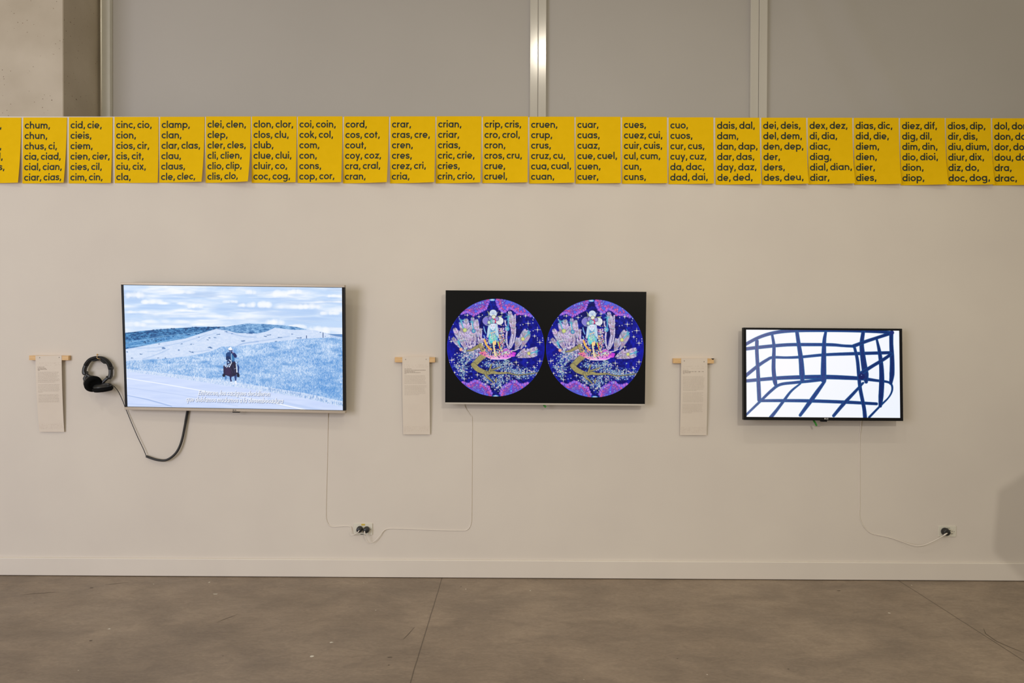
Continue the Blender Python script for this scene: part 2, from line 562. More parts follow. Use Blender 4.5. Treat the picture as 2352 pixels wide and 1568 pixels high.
def glyphs():
    h = SW / 2
    G = {}
    O = arc(RC + h, CY, RC, 0, 360, 36)
    ST, RO = 1.0, 0.55      # side bearings of stems and rounds
    wr = 2 * RC + SW
    ytop = XH - h

    def add(ch, strokes, w, l, r, dots=()):
        G[ch] = (strokes, w, l, r, dots)
    add('o', [O], wr, RO, RO)
    add('c', [arc(RC + h, CY, RC, 43, 317)], wr - 1.7, RO, RO - .1)
    add('e', [[(h + .2, CY - .35), (wr - h + .1, CY - .35)], arc(RC + h, CY, RC, -4, 318, 32)], wr, RO, RO)
    add('a', [O, [(wr - h, 0), (wr - h, XH)]], wr, RO, ST)
    add('d', [O, [(wr - h, 0), (wr - h, 16.8)]], wr, RO, ST)
    add('q', [O, [(wr - h, -5.2), (wr - h, XH)]], wr, RO, ST)
    add('b', [O, [(h, 0), (h, 16.8)]], wr, ST, RO)
    add('p', [O, [(h, -5.2), (h, XH)]], wr, ST, RO)
    add('g', [O, [(wr - h, XH), (wr - h, -.4)] + arc(RC + h, -.6, RC, -2, -145, 14, 3.7)[1:]], wr, RO, ST)
    ra = 3.75
    arch = [(h, 0), (h, ytop - ra)]
    hump = arc(h + ra, ytop - ra, ra, 180, 0, 16)
    add('n', [[(h, 0), (h, XH)], hump + [(h + 2 * ra, 0)]], 2 * ra + SW, ST, ST)
    add('h', [[(h, 0), (h, 16.8)], hump + [(h + 2 * ra, 0)]], 2 * ra + SW, ST, ST)
    add('u', [[(h + 2 * ra, 0), (h + 2 * ra, XH)], [(h, XH)] + arc(h + ra, h + ra, ra, 180, 360, 16)], 2 * ra + SW, ST, ST)
    rm = 3.3
    add('m', [[(h, 0), (h, XH)], arc(h + rm, ytop - rm, rm, 180, 0, 14) + [(h + 2 * rm, 0)], arc(h + 3 * rm, ytop - rm, rm, 180, 0, 14) + [(h + 4 * rm, 0)]], 4 * rm + SW, ST, ST)
    add('r', [[(h, 0), (h, XH)], arc(h + 3.9, ytop - 3.9, 3.9, 180, 78, 10)], h + 4.9, ST, .25)
    add('i', [[(h, 0), (h, XH)]], SW, ST, ST, ((h, 15.2, 1.75),))
    add('í', [[(h, 0), (h, XH)], [(h - .2, 13.2), (h + 2.2, 16.8)]], SW, ST, ST)
    add('l', [[(h, 0), (h, 16.8)]], SW, ST, ST)
    add('t', [[(3.2, 0), (3.2, 14.8)], [(.2, ytop - .1), (6.6, ytop - .1)]], 6.8, .35, .35)
    add('f', [[(3.2, 0), (3.2, 12.6)] + arc(6.0, 12.6, 2.8, 180, 80, 8, 2.8)[1:], [(.2, ytop - .1), (6.4, ytop - .1)]], 6.7, .35, .3)
    s = smooth([(8.0, 8.4), (6.9, 9.75), (4.6, 10.15), (2.2, 9.5), (1.55, 8.2), (2.3, 6.75), (4.6, 5.95), (6.9, 5.1), (7.8, 3.55), (6.9, 1.95), (4.5, 1.35), (2.2, 1.8), (.95, 3.3)], 4)
    add('s', [[tuple(p) for p in s]], 9.1, .6, .6)
    add('z', [[(.7, ytop), (8.2, ytop), (1.9, h), (8.9, h)]], 9.2, .6, .6)
    add('x', [[(1.5, 0), (9.2, XH)], [(1.5, XH), (9.2, 0)]], 10.7, .1, .1)
    add('v', [[(1.5, XH), (5.5, .6), (9.5, XH)]], 11, .1, .1)
    add('y', [[(1.5, XH), (5.9, .8)], [(9.9, XH), (3.7, -5.2)]], 11.4, .1, .1)
    add('k', [[(h, 0), (h, 16.8)], [(h + .4, 4.6), (8.3, XH)], [(4.0, 6.6), (9.0, 0)]], 10.2, ST, .1)
    add(',', [[(2.4, 3.2), (.9, -2.4)]], 3.3, 1.0, .3)
    add('E', [[(h, 0), (h, 15.6)], [(h, 15.6 - h), (9, 15.6 - h)], [(h, 8), (8.4, 8)], [(h, h), (9, h)]], 9.4, ST, .6)
    add('L', [[(h, 15.6), (h, 0)], [(h, h), (8.4, h)]], 8.8, ST, .5)
    add('G', [arc(7.2, 7.8, 5.9, 45, 360, 26, 6.4), [(7.6, 7.6), (14.4, 7.6)]], 14.6, .6, ST)
    return G


GL = glyphs()


def text_strokes(s, x, y, k=1.0, track=0.0, space=4.6):
    """returns polylines, dots, end x"""
    L, D = [], []
    for ch in s:
        if ch == ' ':
            x += space * k
            continue
        st, w, l, r, dots = GL[ch]
        x += l * k
        for p in st:
            L.append([(x + a * k, y + bb * k) for a, bb in p])
        for (a, bb, rr) in dots:
            D.append((x + a * k, y + bb * k, rr * k))
        x += (w + r + track) * k
    return L, D, x


def ribbon(pts, w):
    """left and right edge points of a stroke of width w, mitred"""
    P = np.array(pts, float)
    n = len(P)
    closed = n > 3 and np.hypot(*(P[0] - P[-1])) < 1e-4
    out = []
    for i in range(n):
        if closed and i in (0, n - 1):
            d1, d2 = P[n - 1] - P[n - 2], P[1] - P[0]
        else:
            d1 = P[i] - P[i - 1] if i else P[1] - P[0]
            d2 = P[i + 1] - P[i] if i < n - 1 else d1
        d1 = d1 / np.hypot(*d1); d2 = d2 / np.hypot(*d2)
        n1, n2 = np.array((-d1[1], d1[0])), np.array((-d2[1], d2[0]))
        m = n1 + n2
        m = m / np.hypot(*m)
        c = max(0.35, float(m @ n1))
        out.append((P[i] + m * (w / 2 / c), P[i] - m * (w / 2 / c)))
    return out


def letter_mesh(b, L, D, f, w, mi=1):
    """put strokes and dots in mesh b; f maps (u, v) in letter units to a 3-D point"""
    for pts in L:
        dense = [pts[0]]
        for p in pts[1:]:
            q = dense[-1]
            m = max(1, int(math.hypot(p[0] - q[0], p[1] - q[1]) / 4.0))
            dense += [(q[0] + (p[0] - q[0]) * i / m, q[1] + (p[1] - q[1]) * i / m) for i in range(1, m + 1)]
        R = ribbon(dense, w)
        n = len(b.v)
        for a, c in R:
            b.v += [f(*a), f(*c)]
        for i in range(len(R) - 1):
            b.face([n + 2 * i, n + 2 * i + 1, n + 2 * i + 3, n + 2 * i + 2], mi)
    for (x, y, r) in D:
        n = len(b.v)
        b.v += [f(x + r * math.cos(2 * math.pi * i / 14), y + r * math.sin(2 * math.pi * i / 14)) for i in range(14)]
        b.face(range(n, n + 14), mi)


# ------------------------------------------------------------------ yellow posters
# (xl top, xr top, y top, xl bottom, y bottom, corner lift in m, lines)
POSTERS = [
    (-54, 48.6, 269.9, -54.5, 421.2, .022, None),
    (53.4, 153.7, 269.7, 51.7, 421.2, .022, 'chum,|chun,|chus, ci,|cia, ciad,|cial, cian,|ciar, cias,'),
    (158.5, 258.5, 269.1, 157.8, 421.0, .014, 'cid, cie,|cieis,|ciem,|cien, cier,|cies, cil,|cim, cin,'),
    (263, 364, 268.4, 263.3, 420.2, .010, 'cinc, cio,|cion,|cios, cir,|cis, cit,|ciu, cix,|cla,'),
    (367.7, 470, 268.1, 366, 419.6, .030, 'clamp,|clan,|clar, clas,|clau,|claus,|cle, clec,'),
    (472.8, 575.9, 267.4, 472.8, 420.0, .042, 'clei, clen,|clep,|cler, cles,|cli, clien,|clio, clip,|clis, clo,'),
    (578.6, 681.3, 267.2, 578.6, 420.0, .016, 'clon, clor,|clos, clu,|club,|clue, clui,|cluir, co,|coc, cog,'),
    (684, 786.4, 267.1, 683.7, 420.2, .024, 'coi, coin,|cok, col,|com,|con,|cons,|cop, cor,'),
    (790.2, 893.3, 267.3, 788, 421.0, .036, 'cord,|cos, cot,|cout,|coy, coz,|cra, cral,|cran,'),
    (896.7, 999.7, 267.1, 896, 421.0, .036, 'crar,|cras, cre,|cren,|cres,|crez, cri,|cria,'),
    (1002.8, 1105.9, 266.9, 1001, 421.0, .026, 'crian,|criar,|crias,|cric, crie,|cries,|crin, crio,'),
    (1109.3, 1212.7, 267.2, 1108.2, 420.6, .024, 'crip, cris,|cro, crol,|cron,|cros, cru,|crue,|cruel,'),
    (1216, 1319, 267.8, 1215.7, 421.6, .026, 'cruen,|crup,|crus,|cruz, cu,|cua, cual,|cuan,'),
    (1322.2, 1425.2, 268.1, 1322.2, 421.8, .018, 'cuar,|cuas,|cuaz,|cue, cuel,|cuen,|cuer,'),
    (1429, 1531.7, 268.4, 1429, 421.9, .018, 'cues,|cuez, cui,|cuir, cuis,|cul, cum,|cun,|cuns,'),
    (1535.8, 1638.5, 269.3, 1535.5, 422.8, .018, 'cuo,|cuos,|cur, cus,|cuy, cuz,|da, dac,|dad, dai,'),
    (1642.8, 1744.5, 270.1, 1643.8, 424.0, .024, 'dais, dal,|dam,|dan, dap,|dar, das,|day, daz,|de, ded,'),
    (1748.6, 1851.6, 270.1, 1750, 424.0, .028, 'dei, deis,|del, dem,|den, dep,|der,|ders,|des, deu,'),
    (1855.2, 1957.3, 270.2, 1856.3, 423.6, .030, 'dex, dez,|di, dia,|diac,|diag,|dial, dian,|diar,'),
    (1960.9, 2064, 270.5, 1962, 424.0, .024, 'dias, dic,|did, die,|diem,|dien,|dier,|dies,'),
    (2067.4, 2169.8, 270.9, 2068.6, 425.4, .030, 'diez, dif,|dig, dil,|dim, din,|dio, dioi,|dion,|diop,'),
    (2172.4, 2275.5, 271.2, 2175, 425.4, .026, 'dios, dip,|dir, dis,|diu, dium,|diur, dix,|diz, do,|doc, dog,'),
    (2279.2, 2382, 271.5, 2280.8, 425.6, .024, 'dol, dom,|don, dop,|dor, dos,|dou, doy,|dra,|drac,'),
]
for i, (xl, xr, yt, xb, yb, lift, words) in enumerate(POSTERS):
    y0 = -0.0025
    TL, TR, BL = at(xl, yt, y0), at(xr, yt, y0), at(xb, yb, y0)
    BR = BL + (TR - TL)
    wpx, hpx = xr - xl, yb - yt

    def pos(u, v, off=0.0):
        """u along the sheet 0..1, v down 0..1"""
        p = TL + (TR - TL) * u + (BL - TL) * v
        c = max(0.0, u - .1) / .9
        e = lift * (0.62 * c * c * v * v * v + 0.30 * c * v * v + 0.08 * v * c)
        e += 0.0016 * math.sin(2.2 * v + i) * v
        return (p.x, p.y - e - 0.0016 * v - off, p.z)
    b = MB()
    nu, nv = 14, 18
    for s, off in ((0, 0.0), (1, -0.0004)):
        n = len(b.v)
        for jv in range(nv + 1):
            for iu in range(nu + 1):
                b.v.append(pos(iu / nu, jv / nv, off))
        for jv in range(nv):
            for iu in range(nu):
                q = [n + jv * (nu + 1) + iu, n + (jv + 1) * (nu + 1) + iu, n + (jv + 1) * (nu + 1) + iu + 1, n + jv * (nu + 1) + iu + 1]
                b.face(q if s == 0 else q[::-1], 0, True)
    half = (nu + 1) * (nv + 1)
    edge = [iu for iu in range(nu + 1)] + [jv * (nu + 1) + nu for jv in range(1, nv + 1)] + [nv * (nu + 1) + iu for iu in range(nu - 1, -1, -1)] + [jv * (nu + 1) for jv in range(nv - 1, 0, -1)]
    for a, c in zip(edge, edge[1:] + edge[:1]):          # thin edge faces on vertices of their own, so the sheet stays evenly shaded
        b.quadpts([b.v[a], b.v[c], b.v[c + half], b.v[a + half]], 0)

    def put(x, y):
        return pos(x / wpx, -y / hpx, 0.0005)
    if words:
        for k, ln in enumerate(words.split('|')):
            L, D, _ = text_strokes(ln, 3.3, -(25.7 + 23.95 * k))
            letter_mesh(b, L, D, put, SW)
        first = words.split('|')[0].rstrip(',')
        label = 'yellow paper poster beginning with the syllables ' + first
    else:
        for k, (ch, x) in enumerate(((',', 53.0), (None, 0), (',', 53.5), ('l,', 52.5), ('s,', 52.2), (',', 52.5))):
            if ch:
                L, D, _ = text_strokes(ch, x, -(25.7 + 23.95 * k))
                letter_mesh(b, L, D, put, SW)
        label = 'yellow paper poster cut off by the left edge, first of the row'
    tag(b.build('poster', [M_YEL, M_INK]), label, 'poster', 'yellow syllable posters along the top of the wall')

# ------------------------------------------------------------------ pictures shown on the screens, drawn in numpy and stored per vertex
class Canvas:
    """picture of w x h points; drawing coordinates go through T: (x, y) arrays -> canvas points; s = canvas points per drawing unit"""

    def __init__(self, w, h, color):
        self.w, self.h = w, h
        self.a = np.ones((h, w, 3)) * np.array(color, float)
        self.T = lambda x, y: (x, y)
        self.s = 1.0
        self.clip = None

    def pts(self, P):
        P = np.array(P, float)
        x, y = self.T(P[:, 0], P[:, 1])
        return np.stack([x, y], 1)

    def put(self, x0, y0, cov, color):
        h, w = cov.shape
        if self.clip is not None:
            cov = cov * self.clip[y0:y0 + h, x0:x0 + w]
        c = np.array(color, float)
        self.a[y0:y0 + h, x0:x0 + w] = self.a[y0:y0 + h, x0:x0 + w] * (1 - cov[..., None]) + c * cov[..., None]

    def bbox(self, P, pad):
        x0 = max(0, int(P[:, 0].min() - pad)); x1 = min(self.w, int(P[:, 0].max() + pad) + 2)
        y0 = max(0, int(P[:, 1].min() - pad)); y1 = min(self.h, int(P[:, 1].max() + pad) + 2)
        return x0, x1, y0, y1

    def mask(self, P, ss=3):
        P = self.pts(P)
        x0, x1, y0, y1 = self.bbox(P, 1)
        if x1 <= x0 or y1 <= y0:
            return None
        xs = (np.arange((x1 - x0) * ss) + .5) / ss + x0 - .5
        ys = (np.arange((y1 - y0) * ss) + .5) / ss + y0 - .5
        gx, gy = np.meshgrid(xs, ys)
        ins = np.zeros(gx.shape, bool)
        n = len(P)
        for i in range(n):
            xa, ya = P[i]; xb, yb = P[(i + 1) % n]
            if ya == yb:
                continue
            t = ((ya > gy) != (yb > gy)) & (gx < (xb - xa) * (gy - ya) / (yb - ya) + xa)
            ins ^= t
        cov = ins.reshape(y1 - y0, ss, x1 - x0, ss).mean((1, 3))
        return x0, y0, cov

    def poly(self, P, color, alpha=1.0, fn=None):
        """fill; fn(gx, gy, cov) may return a colour array or modulated cover"""
        m = self.mask(P)
        if m is None:
            return
        x0, y0, cov = m
        if fn is not None:
            h, w = cov.shape
            gx, gy = np.meshgrid(np.arange(w) + x0, np.arange(h) + y0)
            color = fn(gx, gy)
        self.put(x0, y0, cov * alpha, color)

    def stroke(self, P, wd, color, alpha=1.0, soft=1.0):
        """polyline, wd in drawing units (number or list)"""
        P = self.pts(P)
        n = len(P)
        W = np.array(wd if isinstance(wd, (list, tuple, np.ndarray)) else [wd] * n, float) * self.s / 2
        x0, x1, y0, y1 = self.bbox(P, W.max() + 2)
        if x1 <= x0 or y1 <= y0:
            return
        gx, gy = np.meshgrid(np.arange(x0, x1), np.arange(y0, y1))
        best = np.full(gx.shape, -1e9)
        for i in range(n - 1):
            d = P[i + 1] - P[i]
            L = d @ d
            t = np.clip(((gx - P[i, 0]) * d[0] + (gy - P[i, 1]) * d[1]) / max(L, 1e-9), 0, 1)
            dist = np.hypot(gx - P[i, 0] - t * d[0], gy - P[i, 1] - t * d[1])
            best = np.maximum(best, W[i] + (W[i + 1] - W[i]) * t - dist)
        col = color(gx, gy, best) if callable(color) else color
        self.put(x0, y0, np.clip(best / soft + .5, 0, 1) * alpha, col)

    def disc(self, x, y, r, color, alpha=1.0, ry=None, ring=None):
        P = self.pts([(x, y)])
        R = r * self.s; RY = (ry or r) * self.s
        x0, x1, y0, y1 = self.bbox(P, max(R, RY) + 2)
        if x1 <= x0 or y1 <= y0:
            return
        gx, gy = np.meshgrid(np.arange(x0, x1), np.arange(y0, y1))
        d = R - np.hypot(gx - P[0, 0], (gy - P[0, 1]) * R / RY)
        cov = np.clip(d + .5, 0, 1)
        if ring:
            cov = cov * np.clip(ring * self.s - d + .5, 0, 1)
        self.put(x0, y0, cov * alpha, color)


    def puff(self, x, y, rx, ry, color, alpha):
        """soft-edged blob"""
        P = self.pts([(x, y)])
        RX, RY = rx * self.s, ry * self.s
        x0, x1, y0, y1 = self.bbox(P, max(RX, RY) * 1.1 + 1)
        if x1 <= x0 or y1 <= y0:
            return
        gx, gy = np.meshgrid(np.arange(x0, x1), np.arange(y0, y1))
        d = np.clip(1 - ((gx - P[0, 0]) / RX) ** 2 - ((gy - P[0, 1]) / RY) ** 2, 0, 1)
        self.put(x0, y0, d ** .8 * alpha, color)


NR = np.random.default_rng(11)


def vnoise(w, h, cx, cy):
    """smooth value noise with cells of cx x cy points"""
    gw, gh = int(w / cx) + 3, int(h / cy) + 3
    g = NR.random((gh, gw))
    x = np.arange(w) / cx + NR.random(); y = np.arange(h) / cy + NR.random()
    xi, yi = x.astype(int), y.astype(int)
    fx, fy = x - xi, y - yi
    fx = fx * fx * (3 - 2 * fx); fy = fy * fy * (3 - 2 * fy)
    xi = np.clip(xi, 0, gw - 2); yi = np.clip(yi, 0, gh - 2)
    a, b2 = g[np.ix_(yi, xi)], g[np.ix_(yi, xi + 1)]
    c, d = g[np.ix_(yi + 1, xi)], g[np.ix_(yi + 1, xi + 1)]
    return (a * (1 - fx) + b2 * fx) * (1 - fy)[:, None] + (c * (1 - fx) + d * fx) * fy[:, None]


def fbm(w, h, cx, cy, n=4):
    s = 0; t = 0
    for i in range(n):
        k = 0.5 ** i
        s = s + k * vnoise(w, h, max(1.2, cx * k), max(1.2, cy * k)); t += k
    return s / t


def lerp(a, b, t):
    t = np.asarray(t)[..., None]
    return np.array(a, float) * (1 - t) + np.array(b, float) * t


# ---- screen one: rider on the prairie. Drawing units: the 4.2x crop of the photograph around this screen
def picture_rider(w, h):
    c = Canvas(w, h, (212, 226, 250))

    def T(x, y):
        v = (y - (98 + (x - 100) * 27 / 2107)) / 1181.0
        u = (x - (100 + 33 * v)) / (2107 - 30 * v)
        return u * (w - 1), v * (h - 1)
    c.T = T
    c.s = w / 2095.0
    # sky
    n1 = fbm(w, h, w * .22, h * .055, 5); n2 = fbm(w, h, w * .09, h * .035, 4)
    yy = np.linspace(0, 1, h)[:, None] * np.ones((1, w))
    t = np.clip((n1 * .65 + n2 * .35 - .40) * 4.2 + (yy - .25) * .5, 0, 1)
    c.a = lerp((194, 218, 249), (240, 246, 255), t)
    sh = np.clip((fbm(w, h, w * .16, h * .03, 4) - .50) * 3.2, 0, 1) * np.clip(1.1 - yy * 2.0, 0, 1)
    c.a = c.a * (1 - .55 * sh[..., None]) + np.array((164, 190, 230)) * .55 * sh[..., None]
    for (x, y, rx, ry, a) in ((210, 200, 110, 60, .8), (640, 170, 150, 34, .7), (390, 262, 120, 42, .9), (560, 275, 150, 26, .6), (790, 305, 80, 34, .9), (690, 345, 110, 20, .7), (1420, 290, 120, 60, .95), (1290, 295, 90, 36, .6),
                              (1330, 170, 60, 40, .6), (1640, 190, 130, 60, .8), (1760, 165, 80, 40, .7), (1900, 310, 120, 50, .95), (1720, 310, 180, 40, .8), (2130, 205, 70, 26, .9), (2080, 260, 160, 20, .6), (2110, 370, 120, 34, .8), (1570, 460, 90, 50, .95), (1960, 540, 120, 70, .95), (1780, 500, 110, 40, .8),
                              (1130, 260, 90, 28, .6), (230, 360, 140, 26, .7), (900, 400, 240, 30, .5), (500, 450, 260, 34, .5), (820, 480, 90, 26, .7), (200, 480, 140, 40, .5), (1150, 420, 160, 26, .4)):
        for _ in range(16):
            u = NR.uniform(-1, 1)
            c.puff(x + u * rx * .8, y - ry * .25 * NR.random() * (1 - u * u), rx * NR.uniform(.16, .40), ry * NR.uniform(.40, .75), (249, 251, 255), a * .42)
        c.puff(x + rx * .1, y + ry * .75, rx * 1.15, ry * .42, (178, 205, 244), a * .75)
    for (x, y, rx, ry) in ((1500, 228, 200, 9), (1850, 250, 170, 8), (1650, 375, 330, 26), (1250, 350, 150, 14), (560, 225, 230, 12), (350, 320, 220, 14), (1900, 420, 250, 16), (700, 420, 260, 14), (1050, 330, 140, 18)):
        c.puff(x, y, rx, ry, (176, 204, 244), .7)
    grain = NR.random((h, w)); grain2 = fbm(w, h, 9, 4, 3)
    streak = np.clip(vnoise(w, h, 1.6, 3.2) * .6 + vnoise(w, h, 2.4, 5.5) * .4, 0, 1)

    grain3 = fbm(w, h, 70, 26, 3)
    # far dark hills on the left
    def far(gx, gy):
        g = grain2[gy, gx] * .7 + grain[gy, gx] * .3
        return lerp((14, 66, 124), (92, 156, 208), np.clip((g - .25) * 2.2, 0, 1))
    c.poly([(80, 562), (300, 538), (500, 520), (800, 502), (1080, 497), (1100, 620), (700, 660), (400, 690), (90, 735)], 0, fn=far)

    def far2(gx, gy):
        g = grain2[gy, gx] * .6 + grain[gy, gx] * .4
        return lerp((44, 120, 188), (150, 196, 238), np.clip((g - .2) * 1.6, 0, 1))
    c.poly([(90, 640), (400, 610), (640, 580), (820, 556), (900, 580), (700, 620), (420, 660), (90, 712)], 0, .75, fn=far2)

    for _ in range(150):
        x = NR.uniform(110, 1040)
        yt_ = np.interp(x, [110, 300, 500, 800, 1040], [562, 538, 520, 502, 500]); yb_ = np.interp(x, [110, 450, 760, 1000], [700, 640, 585, 515])
        y = yt_ + (yb_ - yt_) * NR.random() ** 1.5
        c.disc(x, y, NR.uniform(5, 15), (12, 54, 104), .55, ry=NR.uniform(3, 6))
    for P in (((120, 655), (300, 625), (480, 590), (640, 575), (860, 545)), ((130, 690), (360, 668), (560, 625), (760, 590))):
        c.stroke(smooth(P, 5), 7, (160, 204, 242), .6, 2)
    # middle hill
    def mid(gx, gy):
        g = grain2[gy, gx] * .5 + grain[gy, gx] * .5
        return lerp((186, 208, 242), (232, 240, 255), g)
    c.poly([(90, 722), (450, 655), (700, 612), (860, 560), (1000, 518), (1150, 488), (1290, 467), (1450, 471), (1650, 485), (1770, 500), (1870, 525), (1960, 533), (2060, 560), (2230, 580), (2230, 800), (90, 860)], 0, fn=mid)

    def top(gx, gy):
        g = grain2[gy, gx] * .7 + grain[gy, gx] * .3
        return lerp((22, 84, 150), (150, 196, 238), np.clip((g - .25) * 2.0, 0, 1))
    c.poly([(1000, 520), (1150, 489), (1290, 468), (1450, 471), (1650, 486), (1770, 500), (1872, 526), (1740, 528), (1560, 508), (1480, 545), (1380, 560), (1200, 560), (1120, 540)], 0, .85, fn=top)
    c.poly([(1400, 500), (1560, 505), (1480, 545), (1390, 565), (1300, 560)], 0, .7, fn=top)
    for pts, wd, a in ((((1080, 545), (1250, 590), (1380, 600)), 14, .35), (((1400, 640), (1260, 660), (1180, 695)), 12, .6), (((1700, 590), (1500, 625), (1380, 640)), 12, .35), (((280, 815), (430, 765), (540, 715)), 9, .4), (((150, 705), (420, 700), (700, 640), (900, 575)), 9, .4), (((760, 745), (860, 735), (930, 725)), 8, .4), (((330, 740), (420, 735), (500, 712)), 8, .4), (((1000, 560), (900, 590), (820, 640)), 7, .35)):
        c.stroke(smooth(pts, 6), wd, (138, 172, 222), a, 3)
    for (x, y, rx, ry) in ((930, 700, 22, 10), (985, 605, 14, 5), (930, 605, 14, 5), (905, 625, 12, 5), (480, 705, 20, 9), (265, 765, 14, 6), (180, 803, 12, 6), (760, 745, 16, 7), (630, 725, 10, 6), (505, 803, 14, 6), (430, 803, 10, 5), (1250, 635, 26, 6), (1510, 578, 20, 6), (1470, 592, 20, 6), (1610, 600, 18, 6), (1790, 605, 26, 6), (1730, 570, 10, 5),
                           (1090, 547, 12, 6), (1020, 572, 18, 6), (1150, 566, 10, 4), (830, 600, 8, 4), (755, 668, 14, 5), (660, 665, 10, 5), (740, 738, 8, 5), (1320, 560, 40, 8), (2000, 552, 10, 4), (2045, 590, 6, 4), (130, 745, 12, 6), (450, 665, 12, 5), (1580, 640, 20, 5)):
        for _ in range(5):
            c.disc(x + NR.normal() * rx * .5, y + NR.normal() * ry * .35, rx * .45, (48, 92, 152), .5, ry=ry * .6)
    c.poly([(2060, 566), (2230, 570), (2230, 600), (2150, 590)], (96, 140, 196), .9)
    for x in np.linspace(2100, 2215, 9):
        c.stroke([(x, 568), (x, 596)], 4, (90, 130, 190), .6)
    c.stroke([(1866, 585), (1866, 628)], 7, (42, 74, 128))
    c.stroke([(2024, 556), (2024, 608)], 7, (42, 74, 128))

    # grass
    def grass(gx, gy):
        g = streak[gy, gx] * .55 + grain[gy, gx] * .25 + grain2[gy, gx] * .2
        v = gy / h
        big = grain3[gy, gx]
        k = np.clip((g - .5) * 1.7 + .58 + (big - .5) * .9 - np.clip((v - .55) * .5, 0, .16) * (gx / w), 0, 1)
        return lerp((92, 150, 216), (214, 230, 253), k)
    c.poly([(90, 832), (350, 822), (560, 802), (700, 786), (850, 760), (950, 735), (1050, 690), (1180, 690), (1350, 668), (1500, 650), (1800, 615), (2000, 604), (2230, 596), (2230, 1225), (1900, 1150), (1500, 1085), (1000, 1010), (500, 950), (90, 905)], 0, fn=grass)
    for _ in range(70):       # darker tufts, thicker on the right
        x = NR.uniform(950, 2210) if NR.random() < .75 else NR.uniform(130, 950)
        ytop = np.interp(x, [130, 700, 1000, 1500, 2210], [840, 800, 740, 680, 630]); ybot = np.interp(x, [130, 500, 1000, 1500, 2210], [900, 940, 1000, 1070, 1180])
        y = NR.uniform(ytop, ybot)
        c.puff(x, y, NR.uniform(20, 80), NR.uniform(9, 26), (74, 138, 208), .35)
    for _ in range(2200):
        x = NR.uniform(130, 2210)
        ytop = np.interp(x, [130, 700, 1000, 1500, 2210], [840, 800, 725, 670, 620]); ybot = np.interp(x, [130, 500, 1000, 1500, 2210], [900, 940, 1000, 1070, 1190])
        y = NR.uniform(ytop + 14, ybot)
        dk = NR.random() < .5
        c.stroke([(x, y), (x + NR.uniform(2, 12), y - NR.uniform(6, 16))], 2.2, (64, 124, 196) if dk else (246, 250, 255), .5)
    for (x, y) in ((1650, 855), (2140, 735), (2190, 770), (1890, 685), (2100, 620), (1060, 880), (1980, 760), (1560, 700)):
        for _ in range(6):
            c.puff(x + NR.normal() * 22, y + NR.normal() * 8, 30, 12, (60, 124, 196), .22)

    # verge and road
    def verge(gx, gy):
        return lerp((170, 198, 240), (238, 244, 255), grain[gy, gx] * .5 + streak[gy, gx] * .5)
    c.poly([(90, 905), (500, 950), (1000, 1010), (1500, 1085), (1900, 1150), (2230, 1225), (2230, 1290), (1900, 1215), (1500, 1140), (1000, 1060), (500, 985), (90, 940)], 0, fn=verge)
    yr = np.array([(130, 935), (500, 985), (1000, 1055), (1500, 1130), (1900, 1200), (2220, 1275)])
    for _ in range(420):
        x = NR.uniform(140, 2210)
        y = np.interp(x, yr[:, 0], yr[:, 1]) - NR.uniform(-8, 44)
        c.stroke([(x, y), (x + NR.uniform(-4, 8), y - NR.uniform(6, 16))], 4, (120, 162, 220) if NR.random() < .55 else (246, 250, 255), .55)
    for _ in range(90):
        x = NR.uniform(1500, 2215)
        y = np.interp(x, yr[:, 0], yr[:, 1]) - NR.uniform(0, 30)
        c.stroke([(x, y), (x + NR.uniform(-6, 6), y - NR.uniform(8, 22))], 5, (72, 122, 188), .38)
    road = [(90, 930), (500, 983), (1000, 1056), (1500, 1132), (1900, 1202), (2230, 1282), (2230, 1340), (80, 1320)]
    c.poly(road, 0, fn=lambda gx, gy: lerp((198, 214, 250), (216, 228, 255), fbm(w, h, 60, 6, 3)[gy, gx]))
    c.stroke([(120, 1000), (500, 1060), (820, 1115), (1100, 1160), (1560, 1240), (1850, 1306)], [7, 8, 8, 9, 11, 14], (246, 250, 255), .95)
    c.stroke([(120, 1168), (330, 1210), (560, 1275)], [6, 9, 10], (150, 176, 226), .8, 2)
    c.stroke([(120, 1160), (330, 1196), (560, 1262)], 5, (226, 234, 255), .6, 2)
    for q in (((120, 1090), (700, 1170), (1200, 1270)), ((120, 1252), (800, 1285), (1600, 1300)), ((900, 1130), (1400, 1215), (1800, 1300))):
        c.stroke(q, 5, (176, 196, 236), .6, 2)
    c.stroke([(1500, 1200), (1700, 1245), (2000, 1310)], 18, (176, 200, 240), .5, 6)

    # rider and horse, from a closer crop: 14.25x at (500, 780)
    X = lambda P: [((x / 14.25 + 500 - 260) * 4.2, (y / 14.25 + 780 - 630) * 4.2) for x, y in P]
    k = 4.2 / 14.25

    def pl(P, col, a=1.0):
        c.poly(X(P), col, a)

    def st(P, wd, col, a=1.0):
        c.stroke(X(P), wd * k, col, a)
    pl([(240, 1180), (295, 1180), (292, 1260), (278, 1330), (250, 1270)], (70, 118, 180))
    pl([(385, 1160), (470, 1160), (445, 1260), (468, 1350), (430, 1395), (405, 1290)], (36, 40, 96))
    pl([(540, 1150), (625, 1140), (612, 1335), (565, 1335)], (44, 66, 124))
    pl([(565, 1330), (614, 1330), (625, 1450), (580, 1452)], (246, 248, 255))
    pl([(395, 1370), (470, 1355), (480, 1390), (410, 1420)], (220, 232, 252))
    pl([(190, 850), (215, 800), (260, 770), (300, 850), (400, 880), (430, 760), (480, 690), (560, 680), (610, 780), (640, 940), (650, 1080), (600, 1150), (520, 1185), (440, 1205), (330, 1170), (260, 1150), (215, 1150), (190, 1050)], (40, 30, 66))
